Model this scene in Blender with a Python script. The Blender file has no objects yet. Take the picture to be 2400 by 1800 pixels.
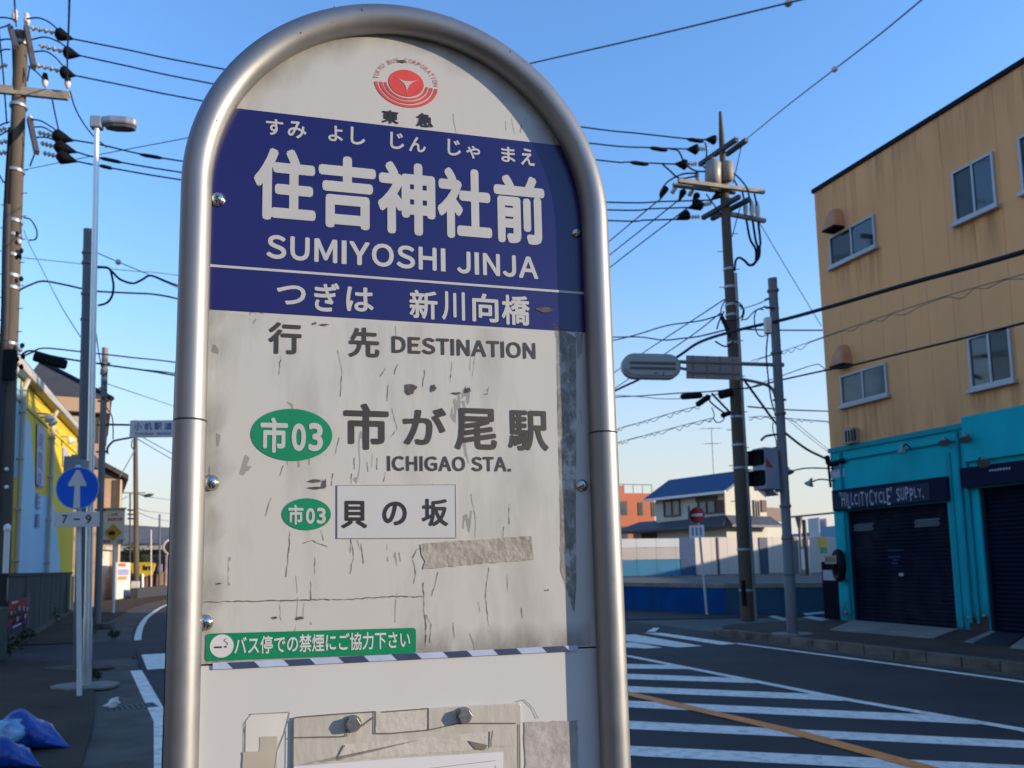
import bpy, bmesh, math, random
import numpy as np
from mathutils import Vector, Matrix

random.seed(7)
SC = bpy.context.scene
COL = SC.collection

# ------------------------------------------------------------------ camera
FPX, PPX, PPY, ROLL = 1844.0, 1110.0, 1133.0, 0.0165
PITCH = math.atan(192.3/1844)
CAM = np.array([0, 0, 1.6])
_F = np.array([0, math.cos(PITCH), math.sin(PITCH)])
_R0 = np.array([1.0, 0, 0]); _U0 = np.array([0, -math.sin(PITCH), math.cos(PITCH)])
_R = math.cos(ROLL)*_R0 - math.sin(ROLL)*_U0
_U = math.sin(ROLL)*_R0 + math.cos(ROLL)*_U0

cam = bpy.data.cameras.new('camera'); camo = bpy.data.objects.new('camera', cam); COL.objects.link(camo)
m = Matrix(((_R[0], _U[0], -_F[0], CAM[0]), (_R[1], _U[1], -_F[1], CAM[1]), (_R[2], _U[2], -_F[2], CAM[2]), (0, 0, 0, 1)))
camo.matrix_world = m
cam.sensor_width = 36; cam.sensor_fit = 'HORIZONTAL'
cam.lens = 36*FPX/2400
cam.shift_x = (1200-PPX)/2400; cam.shift_y = (PPY-900)/2400
cam.clip_start = 0.05; cam.clip_end = 4000
cam.dof.use_dof = True; cam.dof.focus_distance = 0.87; cam.dof.aperture_fstop = 14
SC.camera = camo

# ------------------------------------------------------------------ light
SUN_AZ, SUN_EL = math.radians(104), math.radians(11)
S = Vector((math.sin(SUN_AZ)*math.cos(SUN_EL), math.cos(SUN_AZ)*math.cos(SUN_EL), math.sin(SUN_EL)))
sl = bpy.data.lights.new('sun', 'SUN'); sl.energy = 2.1; sl.angle = math.radians(0.6); sl.color = (1.0, 0.85, 0.65)
so = bpy.data.objects.new('sun', sl); COL.objects.link(so)
so.rotation_euler = S.to_track_quat('Z', 'Y').to_euler(); so.location = S*60
W = bpy.data.worlds.new('World'); SC.world = W; W.use_nodes = True
wn = W.node_tree.nodes; wl = W.node_tree.links
bg = wn['Background']; sky = wn.new('ShaderNodeTexSky')
sky.sky_type = 'NISHITA'; sky.sun_disc = False; sky.sun_elevation = SUN_EL; sky.sun_rotation = SUN_AZ
sky.air_density = 1.5; sky.dust_density = 0.0; sky.ozone_density = 6.0; sky.altitude = 0
tint = wn.new('ShaderNodeMix'); tint.data_type = 'RGBA'; tint.blend_type = 'MULTIPLY'; tint.inputs[0].default_value = 1.0
tint.inputs[7].default_value = (1.06, .94, 1.0, 1)
wl.new(sky.outputs[0], tint.inputs[6])
wtc = wn.new('ShaderNodeTexCoord'); wsx = wn.new('ShaderNodeSeparateXYZ'); wl.new(wtc.outputs['Generated'], wsx.inputs[0])
def wmath(op, a, b):
    k = wn.new('ShaderNodeMath'); k.operation = op
    for i, q in enumerate((a, b)):
        if isinstance(q, (int, float)): k.inputs[i].default_value = q
        else: wl.new(q, k.inputs[i])
    return k.outputs[0]
hz = wmath('DIVIDE', wmath('MAXIMUM', wsx.outputs[2], 0.0), .215)                 # pale evening haze low over the horizon
hz = wmath('MULTIPLY', wmath('POWER', 2.718, wmath('MULTIPLY', wmath('MULTIPLY', hz, hz), -1.0)), .92)
hmix = wn.new('ShaderNodeMix'); hmix.data_type = 'RGBA'; wl.new(hz, hmix.inputs[0]); wl.new(tint.outputs[2], hmix.inputs[6])
hmix.inputs[7].default_value = (1.70, 1.66, 1.60, 1)
wl.new(hmix.outputs[2], bg.inputs[0]); bg.inputs[1].default_value = 0.15
SC.view_settings.view_transform = 'Standard'; SC.view_settings.look = 'None'
SC.view_settings.exposure = 1.55; SC.view_settings.gamma = 1.0
SC.cycles.max_bounces = 6

# ------------------------------------------------------------------ helpers
def nrm(v): v = np.array(v, float); return v/np.linalg.norm(v)
def ray(x, y): return _F + _R*(x-PPX)/FPX + _U*(PPY-y)/FPX
def G(x, y, z=0.0):                      # pixel -> point on the level plane z
    d = ray(x, y); return CAM + d*((z-CAM[2])/d[2])
def D(x, y, dep): return CAM + ray(x, y)*dep
def V3(x, y, z): return np.array([x, y, z], float)

class Frame:
    def __init__(s, O, u, v, w=None):
        s.O = np.array(O, float); s.u = nrm(u); v = np.array(v, float); s.v = nrm(v - s.u*(s.u@v))
        s.w = nrm(np.cross(s.u, s.v)) if w is None else nrm(w)
    def p(s, a, b, c=0.0): return s.O + s.u*a + s.v*b + s.w*c
    def px(s, x, y, off=0.0):
        d = ray(x, y); t = ((s.O + s.w*off - CAM)@s.w)/(d@s.w); q = CAM + d*t - s.O
        return np.array([q@s.u, q@s.v])
    def sub(s, a, b, c=0.0, ang=0.0):
        return Frame(s.p(a, b, c), s.u*math.cos(ang)+s.v*math.sin(ang), s.v*math.cos(ang)-s.u*math.sin(ang))

ZF = Frame((0, 0, 0), (1, 0, 0), (0, 1, 0))
MATS = {}
def M(name, col, rough=.6, metal=0.0, var=.12, scale=4.0, bump=0.0, bscale=40.0, stain=None, sscale=1.5, samt=.5, stretch=(1, 1, 1), spec=.5, coat=0.0):
    if name in MATS: return MATS[name]
    mt = bpy.data.materials.new(name); mt.use_nodes = True; MATS[name] = mt
    nt = mt.node_tree; N = nt.nodes; L = nt.links; b = N['Principled BSDF']
    b.inputs['Roughness'].default_value = rough; b.inputs['Metallic'].default_value = metal
    b.inputs['Specular IOR Level'].default_value = spec
    if coat: b.inputs['Coat Weight'].default_value = coat; b.inputs['Coat Roughness'].default_value = .12
    tc = N.new('ShaderNodeTexCoord'); mp = N.new('ShaderNodeMapping'); mp.inputs['Scale'].default_value = stretch
    L.new(tc.outputs['Object'], mp.inputs['Vector'])
    no = N.new('ShaderNodeTexNoise'); no.inputs['Scale'].default_value = scale; no.inputs['Detail'].default_value = 6
    L.new(mp.outputs[0], no.inputs['Vector'])
    rp = N.new('ShaderNodeValToRGB'); c = np.array(col[:3])
    rp.color_ramp.elements[0].position = .3; rp.color_ramp.elements[1].position = .7
    rp.color_ramp.elements[0].color = (*np.clip(c*(1-var), 0, 1), 1); rp.color_ramp.elements[1].color = (*np.clip(c*(1+var), 0, 1), 1)
    L.new(no.outputs['Fac'], rp.inputs[0]); out = rp.outputs[0]
    if stain is not None:
        n2 = N.new('ShaderNodeTexNoise'); n2.inputs['Scale'].default_value = sscale; n2.inputs['Detail'].default_value = 9; n2.inputs['Roughness'].default_value = .65
        L.new(mp.outputs[0], n2.inputs['Vector'])
        r2 = N.new('ShaderNodeValToRGB'); r2.color_ramp.elements[0].position = .48; r2.color_ramp.elements[1].position = .72
        r2.color_ramp.elements[1].color = (samt, samt, samt, 1)
        L.new(n2.outputs['Fac'], r2.inputs[0])
        mx = N.new('ShaderNodeMix'); mx.data_type = 'RGBA'; L.new(r2.outputs[0], mx.inputs[0]); L.new(out, mx.inputs[6])
        mx.inputs[7].default_value = (*stain, 1); out = mx.outputs[2]
    L.new(out, b.inputs['Base Color'])
    rr = N.new('ShaderNodeMapRange'); rr.inputs[3].default_value = max(0, rough-.08); rr.inputs[4].default_value = min(1, rough+.08)
    L.new(no.outputs['Fac'], rr.inputs[0]); L.new(rr.outputs[0], b.inputs['Roughness'])
    if bump:
        n3 = N.new('ShaderNodeTexNoise'); n3.inputs['Scale'].default_value = bscale; n3.inputs['Detail'].default_value = 4
        L.new(mp.outputs[0], n3.inputs['Vector']); bp = N.new('ShaderNodeBump'); bp.inputs['Strength'].default_value = bump; bp.inputs['Distance'].default_value = .02
        L.new(n3.outputs['Fac'], bp.inputs['Height']); L.new(bp.outputs[0], b.inputs['Normal'])
    return mt

def alpha_noise(mt, scale, lo, hi, amax=1.0, stretch=(1, 1, 1), fade=False):
    nt = mt.node_tree; N = nt.nodes; L = nt.links; b = N['Principled BSDF']
    tc = N.new('ShaderNodeTexCoord'); mp = N.new('ShaderNodeMapping'); mp.inputs['Scale'].default_value = stretch
    L.new(tc.outputs['Object'], mp.inputs['Vector'])
    no = N.new('ShaderNodeTexNoise'); no.inputs['Scale'].default_value = scale; no.inputs['Detail'].default_value = 8; no.inputs['Roughness'].default_value = .7
    L.new(mp.outputs[0], no.inputs['Vector'])
    r = N.new('ShaderNodeMapRange'); r.inputs[1].default_value = lo; r.inputs[2].default_value = hi; r.inputs[4].default_value = amax
    L.new(no.outputs['Fac'], r.inputs[0]); out = r.outputs[0]
    if fade:                       # how thick the dirt lies, stored on the vertices
        at = N.new('ShaderNodeAttribute'); at.attribute_name = 'fade'; k = N.new('ShaderNodeMath'); k.operation = 'MULTIPLY'
        L.new(out, k.inputs[0]); L.new(at.outputs['Fac'], k.inputs[1]); out = k.outputs[0]
    L.new(out, b.inputs['Alpha'])
    return mt
def set_fade(o, vals):
    a = o.data.attributes.new('fade', 'FLOAT', 'POINT'); a.data.foreach_set('value', [float(v) for v in vals])

ORG = {}
def tag(o, label=None, cat=None, group=None, kind=None):
    if label: o['label'] = label
    if cat: o['category'] = cat
    if group: o['group'] = group
    if kind: o['kind'] = kind
    return o
def thing(name, label, cat, loc, group=None):
    o = bpy.data.objects.new(name, None); COL.objects.link(o); o.empty_display_size = .2
    o.location = Vector([float(t) for t in loc]); ORG[o.name] = np.array(loc, float)
    return tag(o, label, cat, group)

_tcache = {}
def text_geo(body, bold):
    k = (body, bold)
    if k in _tcache: return _tcache[k]
    c = bpy.data.curves.new('txt', 'FONT'); c.body = body; c.size = 1; c.offset = bold; c.resolution_u = 4
    o = bpy.data.objects.new('txt', c); COL.objects.link(o)
    dg = bpy.context.evaluated_depsgraph_get(); dg.update()
    me = bpy.data.meshes.new_from_object(o.evaluated_get(dg))
    vs = np.array([v.co[:] for v in me.vertices]); fs = [tuple(p.vertices) for p in me.polygons]
    bpy.data.objects.remove(o); bpy.data.curves.remove(c); bpy.data.meshes.remove(me)
    _tcache[k] = (vs, fs); return vs, fs

def pad(parent, c, r, z0, z1, mat, seed=0):      # poured concrete patch with an uneven edge
    rnd = random.Random(seed); pts = [np.array([c[0]+r*1.1*math.cos(t)*rnd.uniform(.72, 1.05), c[1]+r*.9*math.sin(t)*rnd.uniform(.72, 1.05)]) for t in np.linspace(0, 2*math.pi, 15, endpoint=False)]
    return MB().slab(pts, z0, z1).build('base_pad', mat, parent, bevel=.008)
class MB:
    def __init__(s): s.v = []; s.f = []; s.sm = []
    def add(s, vs, fs, smooth=False):
        o = len(s.v); s.v += [tuple(float(t) for t in q) for q in vs]
        s.f += [tuple(i+o for i in f) for f in fs]; s.sm += [smooth]*len(fs); return s
    def box(s, fr, a0, a1, b0, b1, c0, c1):
        P = [fr.p(a, b, c) for c in (c0, c1) for b in (b0, b1) for a in (a0, a1)]
        return s.add(P, [(0, 2, 3, 1), (4, 5, 7, 6), (0, 1, 5, 4), (2, 6, 7, 3), (0, 4, 6, 2), (1, 3, 7, 5)])
    def prism(s, fr, pts, c0, c1):
        n = len(pts)
        P = [fr.p(a, b, c0) for a, b in pts] + [fr.p(a, b, c1) for a, b in pts]
        F = [tuple(range(n))[::-1], tuple(range(n, 2*n))] + [(i, (i+1) % n, n+(i+1) % n, n+i) for i in range(n)]
        return s.add(P, F)
    def face(s, pts): return s.add(pts, [tuple(range(len(pts)))])
    def sheet(s, pts2, z):               # flat polygon on the ground
        return s.add([(p[0], p[1], z) for p in pts2], [tuple(range(len(pts2)))])
    def slab(s, pts2, z0, z1):
        pts2 = [np.array(p[:2]) for p in pts2]
        A = sum(pts2[i][0]*pts2[(i+1) % len(pts2)][1]-pts2[(i+1) % len(pts2)][0]*pts2[i][1] for i in range(len(pts2)))
        if A < 0: pts2 = pts2[::-1]
        return s.prism(ZF, pts2, z0, z1)
    def tube(s, pts, r, n=10, caps=True):
        pts = [np.array(p, float) for p in pts]; k = len(pts)
        rs = [r]*k if np.isscalar(r) else list(r)
        T = [nrm(pts[min(i+1, k-1)]-pts[max(i-1, 0)]) for i in range(k)]
        ref = np.array([0, 0, 1.0]) if abs(T[0][2]) < .9 else np.array([1.0, 0, 0])
        x = nrm(np.cross(ref, T[0])); P = []
        for i in range(k):
            x = nrm(x - T[i]*(x@T[i])); y = np.cross(T[i], x)
            P += [pts[i] + (x*math.cos(2*math.pi*j/n)+y*math.sin(2*math.pi*j/n))*rs[i] for j in range(n)]
        F = [(i*n+j, i*n+(j+1) % n, (i+1)*n+(j+1) % n, (i+1)*n+j) for i in range(k-1) for j in range(n)]
        s.add(P, F, True)
        if caps: s.add(P[:n], [tuple(range(n))[::-1]]); s.add(P[-n:], [tuple(range(n))])
        return s
    def lathe(s, prof, O, axis, n=16, smooth=True):
        ax = nrm(axis); ref = np.array([0, 0, 1.0]) if abs(ax[2]) < .9 else np.array([1.0, 0, 0])
        x = nrm(np.cross(ref, ax)); y = np.cross(ax, x); O = np.array(O, float); P = []
        for r, h in prof:
            P += [O + ax*h + (x*math.cos(2*math.pi*j/n)+y*math.sin(2*math.pi*j/n))*r for j in range(n)]
        k = len(prof)
        s.add(P, [(i*n+j, i*n+(j+1) % n, (i+1)*n+(j+1) % n, (i+1)*n+j) for i in range(k-1) for j in range(n)], smooth)
        s.add(P[:n], [tuple(range(n))[::-1]]); s.add(P[-n:], [tuple(range(n))]); return s
    def blob(s, O, axes, seed=0, rough=.1, nu=14, nv=10):   # lumpy closed ellipsoid
        rnd = random.Random(seed); ph = [(rnd.uniform(1, 5), rnd.uniform(1, 5), rnd.uniform(0, 6)) for _ in range(5)]
        O = np.array(O, float); A = [np.array(a, float) for a in axes]; P = []
        for i in range(nv+1):
            t = math.pi*i/nv
            for j in range(nu):
                q = 2*math.pi*j/nu
                k = 1 + rough*sum(math.sin(a*q*1.0 if False else round(a)*q+p)*math.sin(b*t+p) for a, b, p in ph)/2
                P.append(O + (A[0]*math.sin(t)*math.cos(q)+A[1]*math.sin(t)*math.sin(q)+A[2]*math.cos(t))*k)
        F = [(i*nu+j, (i+1)*nu+j, (i+1)*nu+(j+1) % nu, i*nu+(j+1) % nu) for i in range(nv) for j in range(nu)]
        return s.add(P, F, True)
    def text(s, body, fr, a0, b0, a1, b1, off, bold=0.0):
        vs, fs = text_geo(body, 0.0); lo = vs.min(0); hi = vs.max(0)
        kx = (a1-a0)/(hi[0]-lo[0]+2*bold); ky = (b1-b0)/(hi[1]-lo[1]+2*bold)
        dirs = [(0, 0)] + ([(math.cos(t), math.sin(t)) for t in np.linspace(0, 2*math.pi, 8, endpoint=False)] if bold else [])
        for i, (dx, dy) in enumerate(dirs):      # a heavier weight: the glyph laid over itself, shifted by the extra stroke width
            s.add([fr.p(a0+(v[0]-lo[0]+bold*(1+dx))*kx, b0+(v[1]-lo[1]+bold*(1+dy))*ky, off+i*.000012) for v in vs], fs)
        return s
    def helv(s, body, fr, a0, b0, a1, b1, off, bold=0.0):       # Latin capitals set with grotesque proportions, letter by letter
        WD = dict(S=(667, 40, 40), U=(722, 72, 72), M=(833, 69, 69), I=(278, 64, 64), Y=(667, 15, 15), O=(778, 44, 44), H=(722, 71, 71), J=(556, 22, 70), N=(722, 69, 69),
                  A=(722, 20, 20), D=(722, 76, 35), E=(667, 76, 45), T=(611, 14, 14), C=(722, 44, 40), G=(778, 44, 60))
        WD['.'] = (278, 64, 64); WD[' '] = (278, 0, 0)
        tot = sum(WD[c][0] for c in body) - WD[body[0]][1] - WD[body[-1]][2]; k = (a1-a0)/tot; x = -WD[body[0]][1]
        for c in body:
            w, l, r = WD[c]
            if c == '.': s.box(fr, a0+(x+l)*k, a0+(x+w-r)*k, b0, b0+150*k, off-.0001, off)
            elif c == 'I': s.box(fr, a0+(x+l)*k, a0+(x+w-r)*k, b0, b1, off-.0001, off)
            elif c != ' ': s.text(chr(ord(c)+0xFEE0), fr, a0+(x+l)*k, b0, a0+(x+w-r)*k, b1, off, bold)
            x += w
        return s
    def textpx(s, body, fr, box, off, bold=0.0, full=.5):       # box = x0,y0,x1,y1 pixels of one character
        x0, y0, x1, y1 = box; xm, ym = (x0+x1)/2, (y0+y1)/2
        a0 = fr.px(x0, ym)[0]; a1 = fr.px(x1, ym)[0]
        t1 = fr.px(xm, y0)[1]; t0 = fr.px(xm, y1)[1]
        c1 = min(fr.px(x0, y0)[1], fr.px(x1, y0)[1]); c0 = max(fr.px(x0, y1)[1], fr.px(x1, y1)[1])
        return s.text(body, fr, a0, t0*(1-full)+c0*full, a1, t1*(1-full)+c1*full, off, bold)
    def textquad(s, body, fr, tl, bl, tr, br, off, bold=0.0, latin=False):
        q = [fr.px(*p) for p in (tl, bl, tr, br)]
        a0 = (q[0][0]+q[1][0])/2; a1 = (q[2][0]+q[3][0])/2
        bm = (q[0][1]+q[1][1]+q[2][1]+q[3][1])/4; ang = math.atan2((q[2][1]+q[3][1]-q[0][1]-q[1][1])/2, a1-a0)
        h = (q[0][1]-q[1][1]+q[2][1]-q[3][1])/2; f2 = fr.sub((a0+a1)/2, bm, 0, ang); w = (a1-a0)/math.cos(ang)
        return (s.helv if latin else s.text)(body, f2, -w/2, -h/2, w/2, h/2, off, bold)
    def build(s, name, mat, parent=None, label=None, cat=None, group=None, kind=None, bevel=0.0):
        org = ORG[parent.name] if parent is not None else np.mean(np.array(s.v), 0)*np.array([1, 1, 0]) + np.array([0, 0, min(q[2] for q in s.v)])
        if kind == 'structure' and parent is None: org = np.zeros(3)
        me = bpy.data.meshes.new(name); me.from_pydata([tuple(np.array(q)-org) for q in s.v], [], s.f)
        me.polygons.foreach_set('use_smooth', s.sm); me.update()
        o = bpy.data.objects.new(name, me); COL.objects.link(o); me.materials.append(mat)
        ORG[o.name] = org
        if parent is not None: o.parent = parent
        else: o.location = Vector([float(t) for t in org])
        if bevel:
            bv = o.modifiers.new('bevel', 'BEVEL'); bv.width = bevel; bv.segments = 2; bv.limit_method = 'ANGLE'
        return tag(o, label, cat, group, kind)

def catmull(P, k=6):
    P = [np.array(p, float) for p in P]
    if len(P) < 3: return P
    Q = [2*P[0]-P[1]] + P + [2*P[-1]-P[-2]]; out = []
    for i in range(1, len(Q)-2):
        for j in range(k):
            t = j/k; a, b, c, d = Q[i-1], Q[i], Q[i+1], Q[i+2]
            out.append(.5*((2*b)+(-a+c)*t+(2*a-5*b+4*c-d)*t*t+(-a+3*b-3*c+d)*t**3))
    out.append(P[-1]); return out

# ------------------------------------------------------------------ materials
m_asph = M('asphalt', (.056, .049, .047), .85, var=.25, scale=.7, bump=.5, bscale=90, stain=(.066, .060, .058), sscale=.35, samt=.6, spec=.2)
m_walk = M('pavement asphalt', (.070, .050, .037), .9, var=.25, scale=1.2, bump=.5, bscale=70, stain=(.082, .064, .048), sscale=.8, samt=.6, spec=.12)
m_dirt = M('dusty ground', (.07, .065, .058), .95, var=.3, scale=.8)
m_conc = M('concrete', (.24, .20, .165), .9, var=.2, scale=3, bump=.3, stain=(.09, .085, .08), sscale=1.6, samt=.8)
m_gut = M('old concrete', (.12, .098, .078), .9, var=.22, scale=2, bump=.3, stain=(.055, .045, .035), sscale=1.1, samt=.8, spec=.15)
m_kerb = M('kerb stone', (.16, .13, .105), .9, var=.25, scale=2.5, bump=.4, stain=(.035, .03, .025), sscale=1.3, samt=.9, spec=.15)
m_line = M('white road paint', (.88, .75, .62), .7, var=.08, scale=3, stain=(.2, .2, .21), sscale=9, samt=.7)
m_orange = M('orange road paint', (.95, .255, .045), .7, var=.12, scale=3, stain=(.28, .12, .05), sscale=12, samt=.5)
m_pole = M('pole concrete', (.10, .075, .055), .85, var=.16, scale=3, stain=(.055, .042, .032), sscale=2.2, samt=.7, stretch=(1, 1, .15))
m_galv = M('galvanised steel', (.33, .35, .38), .48, .55, var=.12, scale=6, stain=(.22, .23, .25), sscale=3, samt=.5, stretch=(1, 1, .2))
m_gpaint = M('grey pole paint', (.125, .125, .135), .6, var=.12, scale=3, stain=(.085, .085, .092), sscale=2, samt=.6, stretch=(1, 1, .2))
m_silver = M('silver lamp pole', (.70, .68, .65), .35, .65, var=.08, scale=5)
m_arm = M('weathered crossarm', (.30, .26, .21), .75, .1, var=.2, scale=5, stain=(.2, .1, .05), sscale=6, samt=.6)
m_darkarm = M('dark crossarm', (.07, .06, .06), .7, .2, var=.2, scale=5)
m_black = M('black rubber', (.008, .008, .010), .7, var=.2, scale=4, spec=.12)
m_cable = M('cable sheath', (.012, .015, .024), .7, var=.15, scale=2, spec=.15)
m_greycab = M('grey wire', (.10, .12, .15), .6, var=.15, scale=2)
m_porc = M('porcelain', (.62, .52, .48), .25, var=.1, scale=8)
m_white = M('white paint', (.82, .75, .67), .5, var=.05, scale=3, stain=(.5, .44, .38), sscale=3, samt=.4)
m_dwhite = M('dirty white plate', (.66, .57, .49), .5, var=.06, scale=4)

# ------------------------------------------------------------------ ground, road, markings
DIR = nrm(ray(477, 1336)*np.array([1, 1, 0])); NRM = np.array([DIR[1], -DIR[0], 0])   # along the street (away), across it (to the right)
def st(n, d, z=0.0): return NRM*n + DIR*d + np.array([0, 0, z])
def nd(p): return (p@NRM, p@DIR)

MB().sheet([(-900, -300), (900, -300), (900, 1500), (-900, 1500)], -.02).build('ground', m_dirt, kind='structure')

def gp(pts, z=0.0): return [G(x, y, z) for x, y in pts]
# left edge of the carriageway as a polyline on the ground (near -> far)
edge_px = [(470, 1900), (398, 1711), (336, 1580), (318, 1520), (318, 1490), (330, 1462), (350, 1440), (393, 1416)]
edge = [st(.62, -12), st(.35, -4), st(.1, 1)] + gp(edge_px[1:]) 
far1 = edge[-1]
farx = gp([(450, 1404), (540, 1395), (700, 1386)]); edge += farx
edge_s = catmull(edge, 5)
right = [st(11.0, -14), st(11.0, 16), st(11.2, 22.5)]
rightfar = [G(1400, 1425), G(1200, 1404), G(1000, 1392), G(850, 1384)]
MB().sheet([p[:2] for p in edge_s] + [p[:2] for p in rightfar[::-1]] + [p[:2] for p in (G(2200, 1405), G(1990, 1432), G(1960, 1443), st(11.2, 20), st(11, 16), st(11, -14))], 0.0).build('road', m_asph, kind='structure')
# concrete gutter along the left edge, near part and the part beyond the side lane
def jag(pts, step=.004, amp=.0006, seed=1):
    rnd = random.Random(seed); out = []
    for i in range(len(pts)):
        a, b = np.array(pts[i]), np.array(pts[(i+1) % len(pts)]); n = max(1, int(np.linalg.norm(b-a)/step)); t = nrm(np.append(b-a, 0))[:2] if np.linalg.norm(b-a) > 0 else np.zeros(2)
        for j in range(n): out.append(tuple(a+(b-a)*j/n+np.array([-t[1], t[0]])*rnd.uniform(-amp, amp)*(1 if j else .3)))
    return out
def band(poly, w0, z, name, mat, thick=None):
    L = []; Rr = []
    for i, p in enumerate(poly):
        t = nrm((poly[min(i+1, len(poly)-1)]-poly[max(i-1, 0)])*np.array([1, 1, 0])); nn = np.array([t[1], -t[0], 0])
        L.append(p - nn*w0[0]); Rr.append(p - nn*w0[1])
    mb = MB()
    for i in range(len(poly)-1):
        q = [L[i][:2], L[i+1][:2], Rr[i+1][:2], Rr[i][:2]]
        mb.sheet(q, z) if thick is None else mb.slab(q, z-thick, z)
    return mb.build(name, mat, kind='structure')
near = catmull([st(.62, -12), st(.35, -4), st(.1, 1)] + gp([(398, 1711), (336, 1580), (318, 1541)]), 5)
band(near, (.08, .72), .004, 'gutter', m_gut)
farp = catmull(gp([(318, 1502), (319, 1490), (330, 1462), (350, 1440), (393, 1416)]) + farx, 5)
band(farp, (.1, 1.0), .004, 'gutter', m_gut)
# pavement on the left (a hair above the gutter), camera side and beyond
def walk_poly(poly, off):
    out = []
    for i, p in enumerate(poly):
        t = nrm((poly[min(i+1, len(poly)-1)]-poly[max(i-1, 0)])*np.array([1, 1, 0])); nn = np.array([t[1], -t[0], 0]); out.append(p-nn*off)
    return out
w1 = walk_poly(near, .72); w2 = walk_poly(farp, 1.0)
mbw = MB()
for wpoly, d0, d1 in ((w1, None, None), (w2, None, None)):
    for i in range(len(wpoly)-1):
        a, b = wpoly[i], wpoly[i+1]
        mbw.slab([a, b, b-NRM*9, a-NRM*9], -.05, .03)
mbw.build('pavement', m_walk, kind='structure')
MB().sheet([w1[-1]-NRM*9, w1[-1], near[-1], farp[0], w2[0], w2[0]-NRM*9], .001).build('side_lane', m_asph, kind='structure')

# painted markings
def mark(name, polys, mat, z=.005):
    mb = MB()
    for i, p in enumerate(polys): mb.sheet([q[:2] for q in p], z + .0004*(i % 3))
    return mb.build(name, mat, kind='structure')
c8 = lambda x, y: (1400+x*.45208, 1350+y*.45208)
def ext(a, b, k): return a+(b-a)*k
stripes = [((147, 457), (147, 481), (480, 484), (380, 463)), ((147, 508), (147, 536), (850, 558), (720, 530)), ((150, 573), (150, 604), (1330, 652), (1165, 615)),
           ((152, 648), (152, 682), (1990, 772), (1750, 722)), ((155, 753), (155, 795), (2212, 895), (2212, 857)), ((160, 883), (160, 934), (2212, 1040), (2212, 985))]
polys = []
def seg_inter(p, q, n):                      # point of line p-q at across-street distance n
    a, b = p@NRM, q@NRM; return p + (q-p)*((n-a)/(b-a))
for i, s4 in enumerate(stripes):
    tl, bl, br, tr = [G(*c8(*p)) for p in s4]
    L0, L1 = seg_inter(tl, tr, 2.9), seg_inter(bl, br, 2.9)
    if i >= 4: tr, br = seg_inter(tl, tr, 6.9), seg_inter(bl, br, 6.9)
    polys.append([L0, tr, br, L1])
last = polys[-1]; stepv = np.mean(polys[-1], 0)-np.mean(polys[-2], 0)
for k in range(1, 6): polys.append([p+stepv*np.array([1, 1, 0])*k for p in last])
mark('hatched_zone', polys, m_line)
def strip(pts, w, z=.0066):
    out = []
    for a, b in zip(pts[:-1], pts[1:]):
        t = nrm((b-a)*np.array([1, 1, 0])); nn = np.array([t[1], -t[0], 0])*w/2; out.append([a-nn, b-nn, b+nn, a+nn])
    return out
bd = [st(7.0, -12), st(7.0, 4)] + [G(*c8(x, y)) for x, y in ((2212, 802), (1320, 648), (147, 414))]
bd = sorted(bd, key=lambda p: p@DIR); mark('zone_border_line', strip(bd, .15), m_line, .0075)
lf = [st(2.9, -12), st(2.9, 20)]; mark('zone_border_line', strip(lf, .15), m_line, .0075)
oc = sorted([G(*c8(150, 610)), G(*c8(1000, 807)), G(*c8(1700, 1000)), st(5.3, -10)], key=lambda p: p@DIR); oc.append(oc[-1]+DIR*7)
mark('centre_line', strip(oc, .19), m_orange, .0095)
rl = sorted([G(*c8(720, 350)), G(*c8(1450, 447)), G(*c8(2212, 551)), st(9.75, -12)], key=lambda p: p@DIR)
mark('edge_line', strip(rl, .14), m_line)
ll = [p - NRM*.02 for p in catmull(gp([(385, 1690), (322, 1572)]), 3)]
mark('edge_line', strip([st(.45, -10), st(.3, -3)]+ll, .17), m_line)
lr = catmull(gp([(323, 1501), (324, 1489), (333, 1463), (352, 1441), (393, 1417)]) + farx[:2], 5)
mark('edge_line', strip(lr, .16), m_line, .0055)
mark('crossing_stripe', [gp([(331, 1535), (388, 1532), (394, 1567), (345, 1570)])], m_line)
for q in ([(240, 296), (335, 296), (728, 352), (640, 358)], [(147, 306), (195, 304), (545, 364), (420, 372), (147, 338)], [(147, 346), (185, 345), (338, 372), (250, 377), (147, 371)], [(255, 290), (300, 289), (322, 270), (292, 269)]):
    mark('crossing_stripe', [[G(*c8(*p)) for p in q]], m_line)

# right pavement with a kerb of separate stones
KN = nd(G(2400, 1583))[0]; FACN = nd(G(2243, 1473, .15))[0]
c0 = nd(G(1665, 1488))[1]
kmb = MB(); d = -14.0
rk = random.Random(3)
while d < c0-1.0:
    l = .6 + (.0 if rk.random() > .2 else .0); f0 = Frame(st(KN, d), DIR, (0, 0, 1), -NRM)
    kmb.box(f0, .008, l-.008, -.05, .16+rk.uniform(-.004, .004), -.18, rk.uniform(0, .006)); d += l
cc = st(KN+1.6, d)
arc = [cc + (-NRM*math.cos(t)+DIR*math.sin(t))*1.6 for t in np.linspace(0, math.pi/2, 7)]
arcs = [cc + (-NRM*math.cos(t)+DIR*math.sin(t))*1.42 for t in np.linspace(0, math.pi/2, 7)]
for i in range(6): kmb.slab([arc[i], arc[i+1], arcs[i+1], arcs[i]], -.05, .14-.015*i)
kmb.build('kerb', m_kerb, kind='structure', bevel=.012)
gut = [st(KN-.28, -14), st(KN-.28, c0-1), st(KN-.005, c0-1), st(KN-.005, -14)]
MB().sheet([p[:2] for p in gut], .003).build('gutter', m_gut, kind='structure')
pv = [st(KN+.181, -14), st(KN+.181, d)] + arcs[1:] + [st(KN+6, d+1.42), st(KN+6, -14)]
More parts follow.
